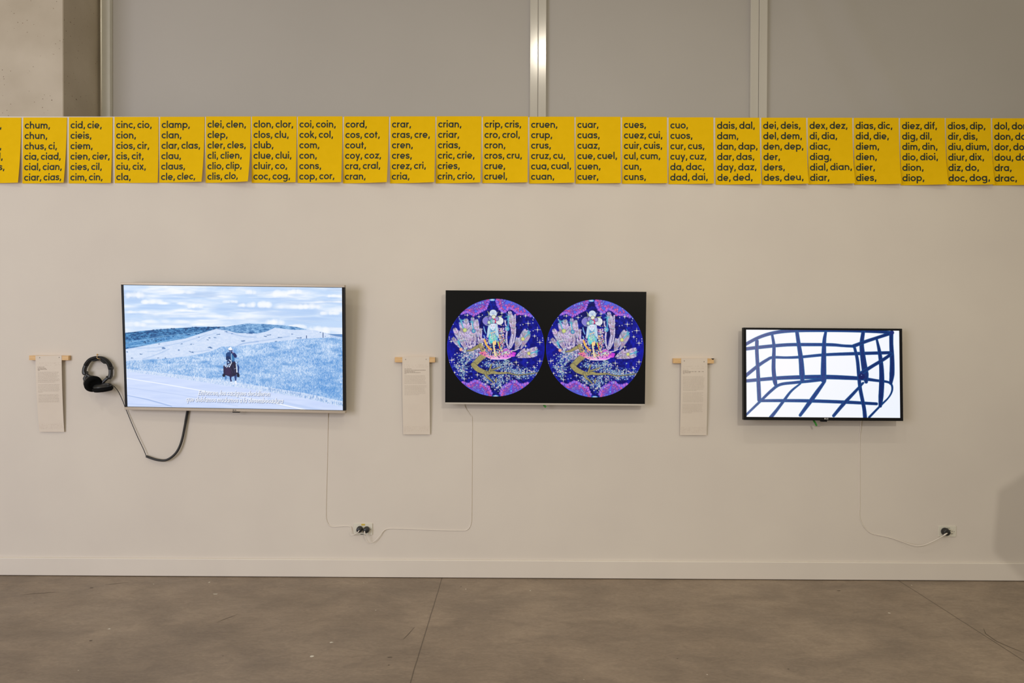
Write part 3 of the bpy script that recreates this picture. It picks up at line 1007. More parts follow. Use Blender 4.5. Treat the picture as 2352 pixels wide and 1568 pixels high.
    pl([(420, 900), (470, 750), (520, 700), (560, 760), (600, 900), (610, 1100), (560, 1170), (500, 1150), (450, 1050)], (30, 26, 56))
    pl([(250, 900), (400, 900), (450, 1080), (360, 1150), (260, 1130)], (54, 36, 74), .8)
    pl([(150, 1145), (195, 1085), (262, 1140), (235, 1200), (178, 1205)], (22, 22, 48))
    pl([(640, 760), (690, 830), (714, 890), (692, 1080), (652, 1070), (655, 900)], (34, 64, 128))
    pl([(625, 1085), (690, 1060), (722, 1150), (712, 1216), (632, 1205)], (18, 24, 52))
    pl([(275, 440), (335, 390), (440, 372), (520, 395), (605, 445), (637, 520), (612, 570), (556, 572), (552, 700), (470, 725), (400, 645), (330, 662), (272, 640)], (24, 66, 126))
    pl([(440, 440), (500, 470), (556, 580), (545, 690), (470, 660)], (56, 130, 186), .8)
    pl([(275, 560), (340, 500), (420, 560), (400, 620), (320, 650)], (14, 34, 78), .7)
    pl([(480, 400), (560, 410), (635, 520), (610, 570), (560, 560), (500, 480)], (28, 34, 92), .9)
    st([(452, 440), (448, 520), (462, 650)], 22, (196, 226, 246), .9)
    pl([(300, 690), (350, 640), (470, 690), (430, 810), (350, 850), (305, 830)], (24, 40, 90))
    c.disc(*X([(355, 725)])[0], 30 * k, (150, 190, 232), .9)
    st([(380, 640), (440, 670), (455, 740), (420, 810), (380, 880)], 26, (226, 240, 255), .95)
    st([(400, 780), (350, 810), (300, 895)], 22, (232, 244, 255), .95)
    pl([(200, 800), (255, 765), (300, 770), (300, 850), (255, 885)], (176, 204, 242), .95)
    pl([(372, 305), (490, 305), (474, 390), (405, 392)], (38, 58, 118))
    c.disc(*X([(432, 378)])[0], 16 * k, (170, 190, 226), .9)
    c.disc(*X([(492, 395)])[0], 30 * k, (206, 190, 236), .9)
    c.disc(*X([(470, 400)])[0], 26 * k, (20, 20, 60), .9)
    pl([(345, 285), (362, 310), (430, 328), (490, 308), (516, 292), (478, 292), (462, 240), (420, 214), (362, 258)], (252, 252, 255))
    st([(352, 305), (380, 335), (430, 342), (480, 325), (505, 305)], 12, (50, 70, 130), .8)
    pl([(640, 745), (684, 660), (652, 765)], (26, 30, 70))
    pl([(598, 790), (612, 780), (634, 900), (652, 1050), (615, 1062), (610, 900)], (240, 246, 255))
    st([(545, 940), (600, 920)], 12, (200, 214, 240), .9)
    st([(500, 810), (540, 960), (560, 1080)], 12, (80, 84, 140), .7)
    st([(420, 900), (500, 1080)], 10, (90, 84, 120), .7)

    # subtitles: slanted, white with a dark drop edge
    def line(s, x0, yb, x1):
        L, D, e = text_strokes(s, 0, 0, 1, .25, 4.4)
        kx = (x1 - x0) / e
        ky = 2.95
        for dx, dy, col, wd, al in ((3, 4, (84, 104, 150), 7.5, .8), (0, 0, (252, 253, 255), 5.6, 1)):
            for P in L:
                c.stroke([(x0 + dx + px_ * kx + py_ * .62, yb + dy - py_ * ky + (px_ * kx) * .0135) for px_, py_ in P], wd, col, al)
            for (px_, py_, r) in D:
                c.disc(x0 + dx + px_ * kx + py_ * .62, yb + dy - py_ * ky + px_ * kx * .0135, 4.4, col, al)
    line('Entonces, los caciques decidieron', 818, 1163, 1512)
    line('que debíamos mudarnos a la desembocadura', 698, 1228, 1636)
    return c.a


# ---- screen two: two round pictures. Drawing units: the 5.406x crop of the photograph at (1010, 655)
def picture_rounds(w, h):
    c = Canvas(w, h, (6, 6, 8))

    def uv(ix, iy):
        v = (iy - (666.5 + (ix - 1023.9) * 3.3 / 460.8)) / 257.6
        u = (ix - (1023.9 - 1.7 * v)) / (460.8 - 2.0 * v)
        return u * (w - 1), v * (h - 1)
    c.s = w / 460.0 / 5.406
    tex = fbm(w, h, 10, 10, 3)
    grain = NR.random((h, w))
    state = NR.bit_generator.state
    for (ox, oy) in ((1010.0, 655.0), (1010 + 228.5, 655 + 1.8)):
        NR.bit_generator.state = state           # both rounds show the same picture
        c.T = lambda x, y: uv(ox + np.asarray(x) / 5.406, oy + np.asarray(y) / 5.406)
        gx, gy = np.meshgrid(np.arange(w), np.arange(h))
        ctr = c.pts([(694, 771)])[0]
        rad = 607 * c.s
        dist = np.hypot(gx - ctr[0], gy - ctr[1])
        c.clip = None
        disc = np.clip(rad - dist + .5, 0, 1)
        night = lerp((5, 7, 84), (18, 32, 170), np.clip((tex - .3) * 1.8, 0, 1))
        side = np.clip(np.abs(gx - ctr[0]) / rad - .45, 0, 1)[..., None]
        night = night * (1 - side) + np.array((14, 18, 172)) * side
        c.a = c.a * (1 - disc[..., None]) + night * disc[..., None]
        c.clip = disc
        c.disc(694, 771, 607, (50, 64, 220), .4, ring=6)

        # coral clouds at the rim
        for reg, inner in (([(610, 170), (590, 250), (545, 310), (480, 335), (420, 378), (340, 335), (255, 358), (250, 300), (330, 240), (450, 185), (600, 150)], [(600, 200), (570, 280), (500, 320), (420, 360), (340, 325), (270, 345)]),
                           ([(700, 160), (715, 250), (755, 315), (815, 345), (855, 295), (905, 275), (960, 355), (1050, 355), (1130, 380), (1180, 400), (1100, 280), (960, 190), (800, 150)], [(705, 190), (730, 260), (790, 325), (860, 280), (920, 300), (980, 345), (1060, 350), (1130, 375)]),
                           ([(262, 1195), (350, 1212), (440, 1172), (520, 1208), (600, 1250), (650, 1350), (648, 1390), (500, 1370), (360, 1300)], [(280, 1205), (360, 1225), (440, 1185), (520, 1220), (590, 1260), (640, 1340)]),
                           ([(745, 1390), (762, 1270), (850, 1212), (930, 1172), (1000, 1222), (1115, 1202), (1060, 1290), (950, 1360), (850, 1390)], [(755, 1340), (790, 1260), (860, 1225), (930, 1190), (1000, 1235), (1090, 1215)])):
            c.poly(reg, (84, 104, 228))
            inn = np.array(smooth(inner, 6))
            xs = [p[0] for p in reg]; ys = [p[1] for p in reg]
            done = 0
            blobs = []
            for _ in range(260):
                x, y = NR.uniform(min(xs), max(xs)), NR.uniform(min(ys), max(ys))
                if math.hypot(x - 694, y - 771) > 600:
                    continue
                m = sum(((reg[i][1] > y) != (reg[i - 1][1] > y)) and (x < (reg[i - 1][0] - reg[i][0]) * (y - reg[i][1]) / (reg[i - 1][1] - reg[i][1]) + reg[i][0]) for i in range(len(reg))) % 2
                if m:
                    blobs.append((np.min(np.hypot(inn[:, 0] - x, inn[:, 1] - y)), x, y))
            for d, x, y in sorted(blobs, reverse=True):
                t = min(1, max(0, d - 12) / 75)
                r = NR.uniform(11, 21)
                col = np.array((232, 92, 158)) * (1 - t) + np.array((96, 118, 236)) * t if NR.random() < .72 else np.array((150, 96, 220))
                c.disc(x, y, r, (64, 38, 150), .75)
                c.disc(x, y, r - 3, col)
                c.stroke(arc(x, y, r * .5, NR.uniform(0, 360), NR.uniform(400, 560)), 3, (88, 40, 130), .8)
                if NR.random() < .5:
                    c.disc(x + 3, y - 3, r * .45, (240, 120, 150) if t < .5 else (110, 190, 236), .8)
            for p in inn[::2]:
                c.disc(p[0] + NR.normal() * 4, p[1] + NR.normal() * 4, 18, (80, 48, 168))
                c.disc(p[0], p[1], 16, (176, 108, 214) if NR.random() < .4 else (140, 106, 224))
        for x, y in ((650, 176), (692, 1376)):
            c.disc(x, y, 36, (90, 180, 235), .9, ry=14)
            c.disc(x, y, 22, (226, 214, 240), .8, ry=8)

        # stars
        for x, y, r in ((485, 385, 30), (340, 365, 24), (770, 340, 26), (1065, 375, 26), (1097, 468, 36), (1215, 547, 40), (1178, 625, 26), (1243, 703, 36), (1065, 750, 24), (145, 927, 40), (210, 1008, 24), (180, 1080, 24), (463, 1110, 30), (300, 1160, 34), (948, 952, 36), (1243, 937, 36), (1175, 1017, 28), (138, 693, 24), (1090, 790, 18)):
            c.stroke([(x - r, y), (x, y), (x + r, y)], [2, 8, 2], (226, 222, 190), .95)
            c.stroke([(x, y - r * .95), (x, y), (x, y + r * .95)], [2, 8, 2], (226, 222, 190), .95)
            c.disc(x, y, 6, (255, 252, 226))
        for x, y in ((527, 366), (235, 388), (240, 410), (163, 480), (1000, 488), (1033, 482), (1165, 400), (1158, 425), (1157, 463), (945, 460), (1123, 568), (1160, 560), (1213, 650), (1278, 650), (1213, 675), (1278, 678), (115, 640), (117, 663), (175, 957), (178, 983), (395, 1142), (360, 1150), (1212, 965), (1210, 992), (975, 985), (115, 955), (310, 365), (525, 540), (1003, 385), (930, 690)):
            c.disc(x, y, 6, (236, 236, 228), .9)

        def feather(x0, y0, x1, y1, wd, tint=(206, 192, 218)):
            d = np.array((x1 - x0, y1 - y0), float); L = np.hypot(*d); d /= L
            nrm = np.array((-d[1], d[0]))
            f = lambda t, s_: tuple(np.array((x0, y0)) + d * L * t + nrm * s_)
            prof = [(0, .10), (.15, .35), (.4, .85), (.65, 1), (.85, .75), (1, .12)]
            c.poly([f(t, wd / 2 * a) for t, a in prof] + [f(t, -wd / 2 * a) for t, a in prof[::-1]], (70, 62, 120), .9)
            m = int(L / 15)
            for i in range(m):
                t = .06 + .9 * i / m
                a = np.interp(t, [p[0] for p in prof], [p[1] for p in prof]) * wd / 2
                col = np.array(tint) * NR.uniform(.78, 1.2) + NR.normal(size=3) * 10
                for sg in (1, -1):
                    c.stroke([f(t, 0), f(min(1.04, t + a / L * .9), sg * a)], 8.5, np.clip(col, 0, 255), .95)
            c.stroke([f(0, 0), f(.96, 0)], 6, (150, 124, 128), .8)

        def blade(P, wd):
            c.stroke(P, [w_ + 7 for w_ in wd] if isinstance(wd, list) else wd + 7, (56, 52, 110), .85)
            c.stroke(P, wd, (200, 192, 222))
            P = np.array(smooth(P, 5))
            for p in P:
                for _ in range(2):
                    c.disc(p[0] + NR.normal() * 4, p[1] + NR.normal() * 4, NR.uniform(3, 6), (150, 136, 178) if NR.random() < .5 else (226, 214, 232), .7)

        # feathers and cactus on the left
        for q in ((330, 770, 245, 545, 40), (320, 800, 172, 520, 62), (275, 800, 150, 640, 50), (352, 745, 252, 440, 64), (362, 735, 318, 400, 72), (370, 750, 398, 545, 48), (330, 790, 250, 620, 36), (450, 700, 402, 385, 58), (480, 690, 455, 405, 44), (512, 700, 500, 520, 34), (440, 690, 375, 480, 34),
                  (430, 770, 425, 640, 60), (480, 760, 500, 660, 60), (520, 740, 535, 650, 40)):
            feather(*q)
        for P in ([(310, 575), (318, 650), (345, 745)], [(420, 590), (436, 660), (440, 740)], [(262, 800), (330, 812), (380, 800)], [(340, 560), (350, 640), (352, 740)], [(520, 560), (516, 640), (520, 720)]):
            c.stroke(P, 9, (196, 186, 214))
        # tall cactus on the right
        for P, wd in (([(833, 560), (826, 640), (832, 720), (853, 780)], 20), ([(902, 590), (880, 680), (862, 780)], 22), ([(938, 525), (932, 620), (915, 700), (880, 768)], 20), ([(868, 330), (884, 420), (898, 520), (900, 600)], [36, 40, 36, 26]), ([(936, 362), (930, 440), (915, 560)], [18, 24, 26]), ([(908, 380), (910, 470), (905, 600), (880, 740)], [22, 28, 26, 18]), ([(810, 432), (816, 480), (832, 520)], 16), ([(925, 470), (905, 580)], 30)):
            blade(P, wd)
        for q in ((905, 600, 868, 312, 58), (915, 610, 925, 400, 44), (945, 805, 1082, 540, 78), (1000, 795, 1112, 590, 62), (935, 800, 970, 640, 46), (945, 880, 1222, 772, 58), (960, 895, 1216, 850, 56), (945, 880, 1072, 790, 50)):
            feather(*q)
        c.stroke([(870, 810), (930, 806), (985, 780)], 11, (206, 196, 216))
        # teal tassels and round eyes
        for (x0, y0, x1, y1, ex, ey, er, ec) in ((262, 440, 292, 535, 308, 552, 25, (192, 204, 120)), (400, 455, 414, 545, 418, 563, 24, (74, 150, 196)), (228, 690, 254, 772, 261, 792, 22, (232, 148, 140)), (850, 390, 848, 510, 836, 534, 30, (74, 156, 204)), (1112, 580, 1052, 645, 1032, 662, 22, (206, 206, 120)), (1205, 815, 1128, 842, 1106, 842, 20, (206, 206, 120))):
            for _ in range(14):
                c.stroke([(x0, y0), (x0 + NR.normal() * 22, y0 + NR.normal() * 22)], 6, (92, 166, 186), .9)
            c.stroke([(x0, y0), (x1, y1)], 13, (86, 178, 206))
            c.disc(ex, ey, er + 3, (40, 50, 90), .6)
            c.disc(ex, ey, er, ec)
            c.disc(ex, ey, er * .45, (230, 230, 170), .5)
        # shrub mass behind the trunk
        for _ in range(330):
            x, y = 410 + NR.normal() * 62, 800 + NR.normal() * 52
            c.disc(x, y, NR.uniform(5, 13), ((204, 190, 220), (150, 134, 186), (228, 210, 224), (108, 92, 150))[NR.integers(4)], .85)

        # sprays of blossom
        for ex, ey, rx, ry, num in ((290, 940, 52, 85, 150), (270, 1060, 42, 52, 90), (370, 870, 62, 52, 110), (620, 985, 66, 42, 90), (760, 1010, 75, 55, 150), (900, 1100, 100, 52, 210), (1060, 1085, 85, 46, 150), (1150, 1090, 36, 24, 36), (690, 1180, 80, 52, 160), (560, 1150, 34, 40, 60), (715, 1240, 40, 36, 60), (845, 980, 60, 36, 60)):
            for _ in range(int(num * .62)):
                x, y = ex + NR.normal() * rx * .92, ey + NR.normal() * ry * .85
                a = NR.uniform(0, 6.3)
                c.stroke([(x, y), (x + 22 * math.cos(a), y + 22 * math.sin(a))], 3.5, (116, 146, 188), .85)
                c.stroke([(x, y), (x + 26 * math.cos(a + 2.2), y + 26 * math.sin(a + 2.2))], 3, (90, 118, 160), .8)
                c.disc(x, y, NR.uniform(4, 8.5), ((142, 178, 214), (196, 214, 214), (232, 226, 206), (90, 132, 180), (226, 186, 190), (176, 208, 196))[NR.integers(6)], .92)

        # trunk and boughs
        def bark(gx_, gy_, best):
            return lerp((112, 104, 66), (196, 184, 126), grain[gy_, gx_] * .75 + .25 * tex[gy_, gx_])
        for P, wd in (([(330, 812), (390, 800), (430, 778), (508, 738)], [10, 24, 34, 42]), ([(505, 742), (535, 800), (560, 850)], 52), ([(560, 860), (500, 905), (440, 965), (418, 990)], [60, 66, 62, 56]), ([(415, 985), (470, 1040), (560, 1080), (600, 1090)], [60, 62, 48, 42]), ([(590, 1085), (660, 1078), (720, 1088), (850, 1085)], [40, 38, 28, 16]),
                      ([(612, 1070), (625, 1030), (640, 980)], [22, 18, 12]), ([(560, 1085), (580, 1130), (625, 1170), (660, 1205)], [28, 22, 16, 8]), ([(840, 1085), (960, 1110), (1100, 1100), (1212, 1082)], [14, 9, 7, 6]), ([(640, 1050), (700, 1030), (750, 1010)], [16, 12, 6]), ([(700, 1150), (690, 1200)], 10)):
            c.stroke(smooth(P, 5), [x_ + 8 for x_ in np.interp(np.linspace(0, 1, 5 * (len(P) - 1) + 1), np.linspace(0, 1, len(P)), wd if isinstance(wd, list) else [wd] * len(P))], (40, 40, 50), .75)
            c.stroke(smooth(P, 5), list(np.interp(np.linspace(0, 1, 5 * (len(P) - 1) + 1), np.linspace(0, 1, len(P)), wd if isinstance(wd, list) else [wd] * len(P))), bark)

        # boat-like leaf the figure stands in
        def boat(gx_, gy_):
            x = (gx_ - ctr[0]) / c.s + 694
            t = np.clip((x - 490) / 440, 0, 1)
            a = lerp((226, 104, 138), (206, 150, 190), np.clip(t * 2, 0, 1))
            b2 = lerp((206, 150, 190), (196, 52, 206), np.clip(t * 2 - 1, 0, 1))
            col = np.where((t < .5)[..., None], a, b2)
            y = (gy_ - ctr[1]) / c.s + 771
            col = col + (np.clip((y - 850) / 70, 0, 1)[..., None]) * 46
            return np.clip(col + (grain[gy_, gx_][..., None] - .5) * 60, 0, 255)
        c.poly([(478, 830), (555, 818), (630, 850), (700, 868), (745, 850), (766, 800), (820, 776), (870, 800), (905, 822), (947, 832), (930, 880), (885, 886), (830, 914), (640, 914), (582, 890), (520, 860)], 0, fn=boat)
        c.stroke([(600, 897), (650, 913), (720, 917), (830, 912), (880, 890)], 8, (248, 230, 236), .9)
        pal = ((236, 226, 200), (120, 170, 206), (226, 120, 150), (196, 206, 140), (150, 110, 200), (240, 190, 120), (90, 60, 130), (176, 214, 214), (60, 60, 120))
        for ex, ey, rx, ry, num in ((600, 800, 34, 22, 70), (740, 835, 38, 26, 90), (820, 835, 40, 22, 70), (660, 850, 46, 22, 80), (765, 560, 24, 28, 60), (770, 640, 22, 46, 90), (775, 720, 22, 34, 60), (590, 720, 28, 44, 80)):
            for _ in range(num):
                c.disc(ex + NR.normal() * rx, ey + NR.normal() * ry, NR.uniform(4, 9), pal[NR.integers(9)] if ey > 600 else ((214, 190, 220), (240, 220, 226), (150, 120, 170))[NR.integers(3)], .9)
        # arms, trailing ribbons
        c.stroke([(555, 672), (575, 730), (605, 775), (640, 792)], 20, (240, 180, 84))
        c.stroke([(716, 690), (735, 740), (752, 778)], 18, (186, 200, 100))
        c.stroke([(740, 700), (745, 740), (738, 775)], 10, (224, 70, 70))
        c.stroke([(545, 510), (556, 560), (570, 592)], [10, 15, 10], (120, 170, 220))
        c.stroke([(546, 620), (560, 652)], 14, (120, 160, 214))
        # figure: gown, legs, face, headdress of discs
        c.poly([(602, 480), (715, 480), (728, 600), (722, 690), (690, 712), (640, 712), (606, 660), (588, 600)], (104, 158, 206))
        for s_ in (-1, 1):
            c.stroke([(660 + s_ * 48, 470), (660 + s_ * 58, 560), (660 + s_ * 70, 640)], 16, (232, 206, 214), .9)
            c.stroke([(660 + s_ * 36, 480), (660 + s_ * 46, 580)], 14, (150, 186, 224), .9)
        c.disc(658, 650, 52, (92, 204, 208), ry=58)
        c.disc(668, 640, 26, (160, 226, 160), .8, ry=40)
        for _ in range(190):
            c.disc(660 + NR.normal() * 34, 620 + NR.normal() * 50, NR.uniform(3, 7), ((90, 196, 214), (214, 240, 236), (120, 110, 190), (240, 190, 170), (150, 220, 190))[NR.integers(5)], .85)
        c.poly([(650, 690), (700, 690), (696, 735), (658, 738)], (246, 206, 140))
        c.stroke([(668, 740), (675, 800), (688, 866)], [22, 18, 26], (236, 214, 170))
        c.stroke([(652, 745), (650, 800), (640, 860)], [10, 8, 16], (20, 26, 80))
        c.disc(640, 698, 17, (86, 206, 210))
        for s_ in (-1, 1):
            for k_ in range(5):
                c.stroke([(656 + s_ * (26 + k_ * 5), 474), (656 + s_ * (34 + k_ * 7), 540), (656 + s_ * (36 + k_ * 9), 600 + k_ * 8)], 7, ((196, 226, 236), (150, 190, 224), (226, 236, 240))[k_ % 3], .95)
        c.disc(656, 504, 32, (222, 230, 248), ry=46)
        c.disc(642, 500, 5, (150, 80, 130)); c.disc(671, 500, 5, (150, 80, 130))
        c.stroke([(648, 528), (656, 532), (664, 528)], 5, (120, 190, 214)); c.stroke([(656, 506), (656, 518)], 4, (170, 190, 226))
        c.stroke([(634, 588), (660, 580), (688, 576)], 10, (240, 190, 160), .9)
        for P in ([(592, 315), (612, 345), (610, 385)], [(722, 325), (706, 355), (700, 380)], [(716, 382), (775, 372), (738, 402)], [(715, 475), (772, 496), (722, 450)]):
            c.poly(P, (150, 180, 120)); c.stroke(P, 5, (210, 206, 150), .9)
        for x, y, r, rim, fill in ((590, 436, 58, (206, 226, 236), (34, 34, 120)), (575, 436, 46, (160, 150, 214), (132, 124, 206)), (742, 436, 48, (240, 240, 240), (226, 232, 236)), (662, 344, 46, (206, 226, 236), (214, 226, 240)),
                                   (626, 404, 27, (90, 84, 150), (150, 140, 206)), (706, 412, 27, (90, 84, 150), (158, 146, 206)), (668, 388, 24, (206, 210, 150), (226, 226, 206)), (612, 456, 22, (150, 180, 170), (206, 224, 200)), (652, 442, 28, (96, 180, 186), (120, 196, 196)), (670, 444, 20, (196, 206, 214), (170, 196, 214))):
            c.disc(x, y, r + 3, (24, 26, 84), .8)
            c.disc(x, y, r, rim)
            c.disc(x, y, r - 5, fill)
        for a in np.linspace(0, 6.28, 9)[:-1]:
            c.stroke([(742, 436), (742 + 40 * math.cos(a), 436 + 40 * math.sin(a))], 3, (170, 186, 200), .8)
        for a in np.linspace(3.3, 6.1, 7):
            c.stroke([(662, 350), (662 + 40 * math.cos(a), 350 + 40 * math.sin(a))], 3, (110, 140, 190), .8)
        c.stroke(arc(662, 440, 30, -70, 40), 13, (206, 60, 110))
        c.clip = None
    return c.a


# ---- screen three: brush-drawn grid. Drawing units: the 5.88x crop of the photograph at (1690, 740)
def picture_grid(w, h):
    c = Canvas(w, h, (251, 251, 255))

    def T(x, y):
        v = (y - (100 + (x - 135) * 15 / 2070)) / 1176.0
        u = (x - (135 + 10 * v)) / (2070 + 3 * v)
        return u * (w - 1), v * (h - 1)
    c.T = T
    c.s = w / 2072.0
    gx, gy = np.meshgrid(np.linspace(0, 1, w), np.linspace(0, 1, h))
    k = np.clip(gx * .75 + gy * .35 - .35, 0, 1)
    c.a = lerp((253, 252, 255), (234, 241, 253), k)
    gr = NR.random((h, w)) * .5 + vnoise(w, h, 3, 3) * .5

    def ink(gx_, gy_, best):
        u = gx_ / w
        q_ = np.clip(u * 1.1 - .04 + gy_ / h * .12, 0, 1)  # paler towards the left: glare on the glass painted into the ink
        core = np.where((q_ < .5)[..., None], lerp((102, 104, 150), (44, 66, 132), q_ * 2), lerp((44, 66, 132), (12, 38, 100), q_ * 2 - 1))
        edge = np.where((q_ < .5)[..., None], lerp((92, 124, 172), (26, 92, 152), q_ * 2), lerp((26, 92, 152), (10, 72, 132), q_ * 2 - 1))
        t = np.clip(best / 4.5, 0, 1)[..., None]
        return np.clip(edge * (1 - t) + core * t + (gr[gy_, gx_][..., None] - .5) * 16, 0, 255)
    ST = [([(120, 305), (300, 210), (480, 150), (700, 118), (1000, 110), (1500, 113), (1900, 126), (2110, 140)], [45, 45, 48, 50, 46, 44, 44, 44]),
          ([(120, 362), (400, 330), (700, 305), (1000, 302), (1300, 305), (1450, 318), (1600, 325)], [48, 48, 46, 46, 44, 38, 40]),
          ([(120, 735), (300, 590), (420, 510), (500, 475), (680, 478), (880, 470), (1200, 440), (1600, 425), (2080, 412)], [48, 46, 42, 38, 34, 38, 40, 46, 44]),
          ([(120, 795), (500, 760), (800, 745), (1200, 740), (1500, 750), (1700, 762), (1900, 788), (2050, 808), (2105, 850), (2108, 930), (2060, 1020), (1950, 1130), (1800, 1284)], [45, 50, 55, 62, 58, 50, 38, 32, 30, 26, 22, 28, 32]),
          ([(120, 1272), (330, 1070), (480, 925), (600, 842), (800, 815), (1000, 795), (1200, 770)], [30, 36, 40, 40, 40, 42, 46]),
          ([(320, 1060), (600, 1058), (1000, 1062), (1500, 1080), (1900, 1102)], [40, 42, 46, 46, 40]),
          ([(285, 255), (285, 400), (300, 650), (310, 850), (320, 1050)], [50, 50, 50, 55, 55]),
          ([(490, 165), (515, 320), (512, 500), (512, 650), (530, 800), (550, 870)], [35, 45, 52, 55, 60, 36]),
          ([(825, 130), (850, 300), (880, 500), (895, 700), (900, 800)], [50, 55, 65, 76, 50]),
          ([(1215, 125), (1195, 250), (1188, 450), (1185, 650), (1185, 780)], [36, 52, 66, 76, 76]),
          ([(1720, 130), (1700, 300), (1720, 500), (1750, 700), (1760, 805)], [50, 60, 76, 88, 50]),
          ([(1600, 330), (1640, 500), (1660, 700), (1680, 900), (1730, 1150), (1745, 1284)], [38, 46, 50, 50, 52, 56]),
          ([(1590, 322), (1750, 262), (1900, 212), (2090, 150)], [50, 46, 44, 46]),
          ([(1905, 240), (1940, 400), (1965, 600), (1970, 800), (1960, 1000), (1950, 1130)], [32, 50, 62, 72, 70, 48]),
          ([(2100, 140), (2100, 300), (2110, 500), (2108, 700), (2092, 825)], [56, 56, 62, 70, 46]),
          ([(1690, 690), (1850, 590), (2000, 500), (2100, 430)], [52, 46, 46, 42]),
          ([(875, 828), (750, 930), (650, 1060), (560, 1180), (475, 1285)], [24, 32, 40, 42, 50]),
          ([(1200, 800), (1100, 940), (1000, 1080), (872, 1255)], [40, 56, 58, 42]),
          ([(1720, 820), (1600, 950), (1450, 1110), (1322, 1262)], [30, 42, 50, 42])]
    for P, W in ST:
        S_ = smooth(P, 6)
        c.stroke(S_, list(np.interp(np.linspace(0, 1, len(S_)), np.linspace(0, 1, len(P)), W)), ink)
    c.disc(2108, 140, 30, (24, 40, 110)); c.disc(1700, 735, 42, (20, 30, 92)); c.disc(1185, 762, 40, (48, 68, 132), .6)
    c.disc(1697, 716, 8, (150, 176, 220), ry=4); c.disc(1702, 798, 9, (240, 246, 255))
    return c.a


def lin_arr(a):
    a = np.clip(a, 0, 255) / 255.0
    return np.where(a <= .04045, a / 12.92, ((a + .055) / 1.055) ** 2.4)


def picture_mesh(name, P00, P10, P11, P01, pic, material, parent):
    """grid between four local corners (top left, top right, bottom right, bottom left) with one picture point per vertex"""
    h, w, _ = pic.shape
    u, v = np.meshgrid(np.linspace(0, 1, w), np.linspace(0, 1, h))
    P = (np.array(P00)[None, None] * ((1 - u) * (1 - v))[..., None] + np.array(P10) * (u * (1 - v))[..., None] + np.array(P11) * (u * v)[..., None] + np.array(P01) * ((1 - u) * v)[..., None])
    idx = np.arange(w * h).reshape(h, w)
    F = np.stack([idx[:-1, :-1], idx[1:, :-1], idx[1:, 1:], idx[:-1, 1:]], -1).reshape(-1, 4)
    me = bpy.data.meshes.new(name)
    me.vertices.add(w * h)
    me.vertices.foreach_set('co', P.reshape(-1).astype(np.float32))
    nf = len(F)
    me.loops.add(nf * 4); me.polygons.add(nf)
    me.loops.foreach_set('vertex_index', F.reshape(-1).astype(np.int32))
    me.polygons.foreach_set('loop_start', (np.arange(nf) * 4).astype(np.int32))
    at_ = me.color_attributes.new('picture', 'FLOAT_COLOR', 'POINT')
    col = np.concatenate([lin_arr(pic), np.ones((h, w, 1))], -1)
    at_.data.foreach_set('color', col.reshape(-1).astype(np.float32))
    me.materials.append(material)
    me.update(); me.validate()
    o = bpy.data.objects.new(name, me)
    COL.objects.link(o)
    o.parent = parent
    return o


# ------------------------------------------------------------------ screens
def frame_mesh(b, x0, x1, z0, z1, l, r, t, bt, yf, yb, mi=0):
    """bezel ring: outer rectangle minus inner, with depth"""
    b.box(x0, x0 + l, yf, yb, z0, z1, mi)
    b.box(x1 - r, x1, yf, yb, z0, z1, mi)
    b.box(x0 + l, x1 - r, yf, yb, z1 - t, z1, mi)
    b.box(x0 + l, x1 - r, yf, yb, z0, z0 + bt, mi)


def logo(b, x, z, hgt, y, round_part=True, mi=0):
    """small maker's mark: a disc with a face line, then two capitals"""
    k = hgt / 15.6
    f = lambda u, v: (x + u, y, z + v)
    r = hgt * .5
    n = len(b.v)
    b.v += [f(r + r * math.cos(2 * math.pi * i / 20), r + r * math.sin(2 * math.pi * i / 20)) for i in range(20)]
    b.face(range(n, n + 20), mi)
    L, D, _ = text_strokes('LG', 0, 0)
    letter_mesh(b, [[(u * k + hgt * 1.25, v * k) for u, v in P] for P in L], [], f, 3.4 * k, mi)


